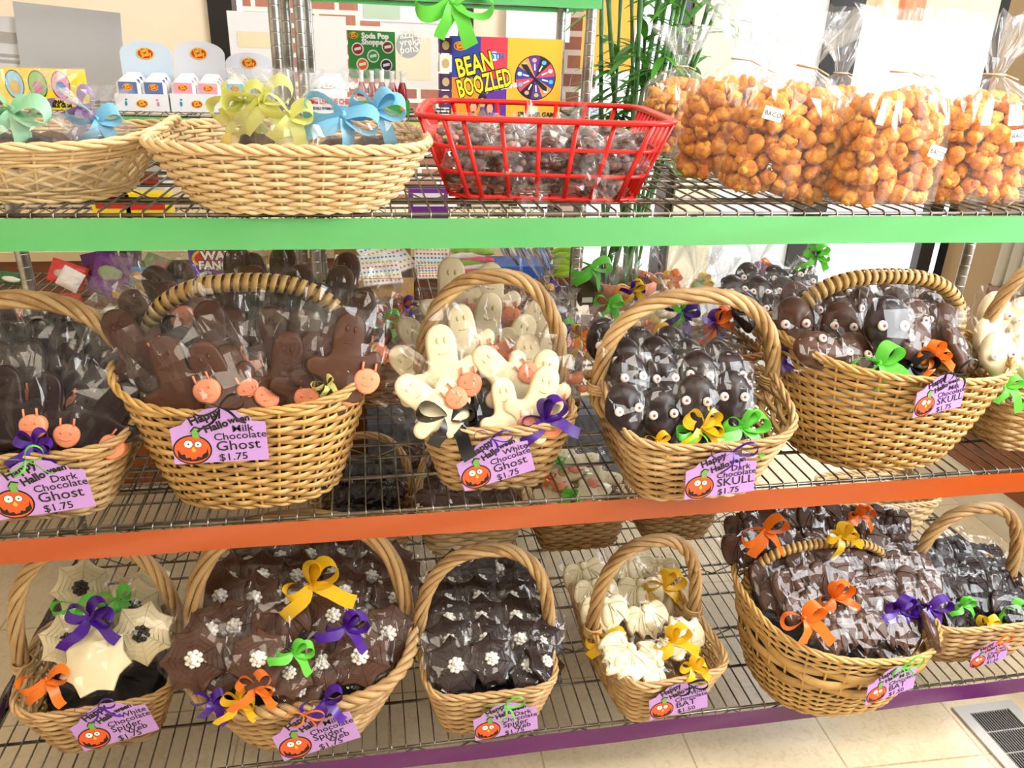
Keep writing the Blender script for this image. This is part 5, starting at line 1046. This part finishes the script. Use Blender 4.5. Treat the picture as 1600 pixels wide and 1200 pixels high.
# ---------------------------------------------------------------- potted bamboo
pot = at(985, 470, Y=1.05); PX, PY, PZ = pot.x, 1.17, .545
st = thing('plant_stand', 'low wooden stand under the terracotta bamboo pot', 'stand', (PX, PY, 0)); mb = MB(); box(mb, -.12, .12, -.028, .075, PZ-.03, PZ); mb.build('top', WOOD, st, False)
for a in (-.11, .11):
    for b in (-.02, .065): mb = MB(); rod(mb, (a, b, .26 if b > -.1 else 0), (a, b, PZ-.03), .012); mb.build('leg', WOOD, st)
pl = thing('potted_bamboo', 'bamboo plant with many thin stems in a terracotta pot by the window', 'potted plant', (PX, PY, PZ))
TC = mat('terracotta', 'C46A4A', .7, vary=(12, 'B65C3E')); mb = MB(); lathe(mb, [(0, 0), (.075, 0), (.098, .11), (.112, .112), (.114, .145), (.104, .145), (.100, .125), (0, .122)], 36); mb.build('pot', TC, pl)
mb = MB(); disc_v = [(.1*math.cos(a), .1*math.sin(a), .13+random.uniform(-.004, .004)) for a in np.linspace(0, 2*PI, 25)[:-1]]; mb.add(disc_v, [tuple(range(24))])
for i in range(60):
    a = random.uniform(0, 6.28); r = random.uniform(0, .09); p = np.array([r*math.cos(a), r*math.sin(a), .13]); tube(mb, [p, p+[random.uniform(-.03, .03), random.uniform(-.03, .03), random.uniform(.01, .05)]], .0012, 3)
mb.build('soil', plain('5A4230', .9), pl)
STEM = mat('bamboo_stem', '4C7A3C', .4, vary=(20, '35602C')); LEAF = mat('bamboo_leaf', '5FA03A', .5, trans=.35, vary=(8, '4A8A2E')); LM = MB(); rg = random.Random(5)
def leaf(p, az, el, l, w):
    d = np.array([math.cos(az)*math.cos(el), math.sin(az)*math.cos(el), math.sin(el)]); s = np.cross(d, [0, 0, 1]); s /= np.linalg.norm(s)
    t = np.linspace(0, 1, 7); C = p+np.outer(t*l, d)+np.outer(-.35*l*t**2, [0, 0, 1]); hw = w*np.sin(np.clip(t*.93+.07, 0, 1)*PI)**.8
    V = np.concatenate([C-s*hw[:, None], C+[0, 0, -.0015], C+s*hw[:, None]]); n = 7; F = []
    for i in range(n-1): F += [(i, i+1, n+i+1, n+i), (n+i, n+i+1, 2*n+i+1, 2*n+i)]
    LM.add(V, F)
targets = [(955, 60), (968, 0), (985, 60), (998, 20), (1012, -20), (1022, 60), (1030, 10), (1042, -10), (1052, 40), (1062, 0), (1075, -20), (1120, 20), (942, 30), (1005, 100), (1035, 80), (1090, 60)]
for i, (tx_, ty_) in enumerate(targets):
    a = i*2.4; r = .03+.05*((i*37) % 10)/10; base = np.array([r*math.cos(a), r*math.sin(a)*.7, .128]); tp = np.array(at(tx_, ty_, Y=PY+.12*math.sin(i*1.7)))-np.array([PX, PY, PZ]); tp = base+(tp-base)*1.15
    n = 22; t = np.linspace(0, 1, n)[:, None]; P = base+(tp-base)*t+np.array([[.012*math.sin(i), .012*math.cos(i), 0]])*np.sin(t*PI); rr = np.full(n, .0048 if i % 3 else .0062); rr[::3] *= 1.22
    mb = MB(); tube(mb, P, rr, 7); mb.build('stem', STEM, pl)
    for k in range(7):
        q = P[rg.randint(9, n-1)]; az = rg.uniform(0, 6.28)
        for j in range(3): leaf(q, az+rg.uniform(-.6, .6), rg.uniform(-.3, .6), rg.uniform(.09, .15), rg.uniform(.009, .015))
LM.build('foliage', LEAF, pl, False)

# boxes on the hidden shelf level seen through the top wires
for lab, x0, x1, y0, z, c, tcol, tb in [('yellow sweets box seen through the wires between the two pale baskets', 150, 200, 300, .89, 'F2D41E', 'C8281E', 'BUBBLE'), ('yellow sweets box with red lettering left of the oval top basket', 203, 262, 304, .89, 'F2D41E', 'C8281E', 'CANDY'), ('purple sweets box seen through the wires left of the red basket', 640, 700, 296, .89, '6A2A8A', 'E8E0F0', 'SWEET')]:
    t, w, h = carton(lab, x0, y0, x1, y0+60, .83, z+.026, .05, c)
    mb = MB(); box(mb, -w*.95, w*.95, .003, .047, h, h+.001); mb.build('lid', plain(c), t, False); rect(t, -w*.8, w*.8, h*.55, h*.9, tcol, 'band')
t, w, h = carton('flat white box with red band under the top shelf wires at left', 190, 250, 250, 300, .98, .89, .08, 'E8E6E2'); rect(t, -w*.8, w*.8, h*.6, h*.8, 'C8281E', 'band')
o = bow_mb(11, .085, .016, 2, 2, .10).build('ribbon_bow', RIB['green'], None, True, at(705, 2, Y=.785)); tag(o, 'big loose lime ribbon bow hanging from the topmost green shelf edge', 'ribbon bow')
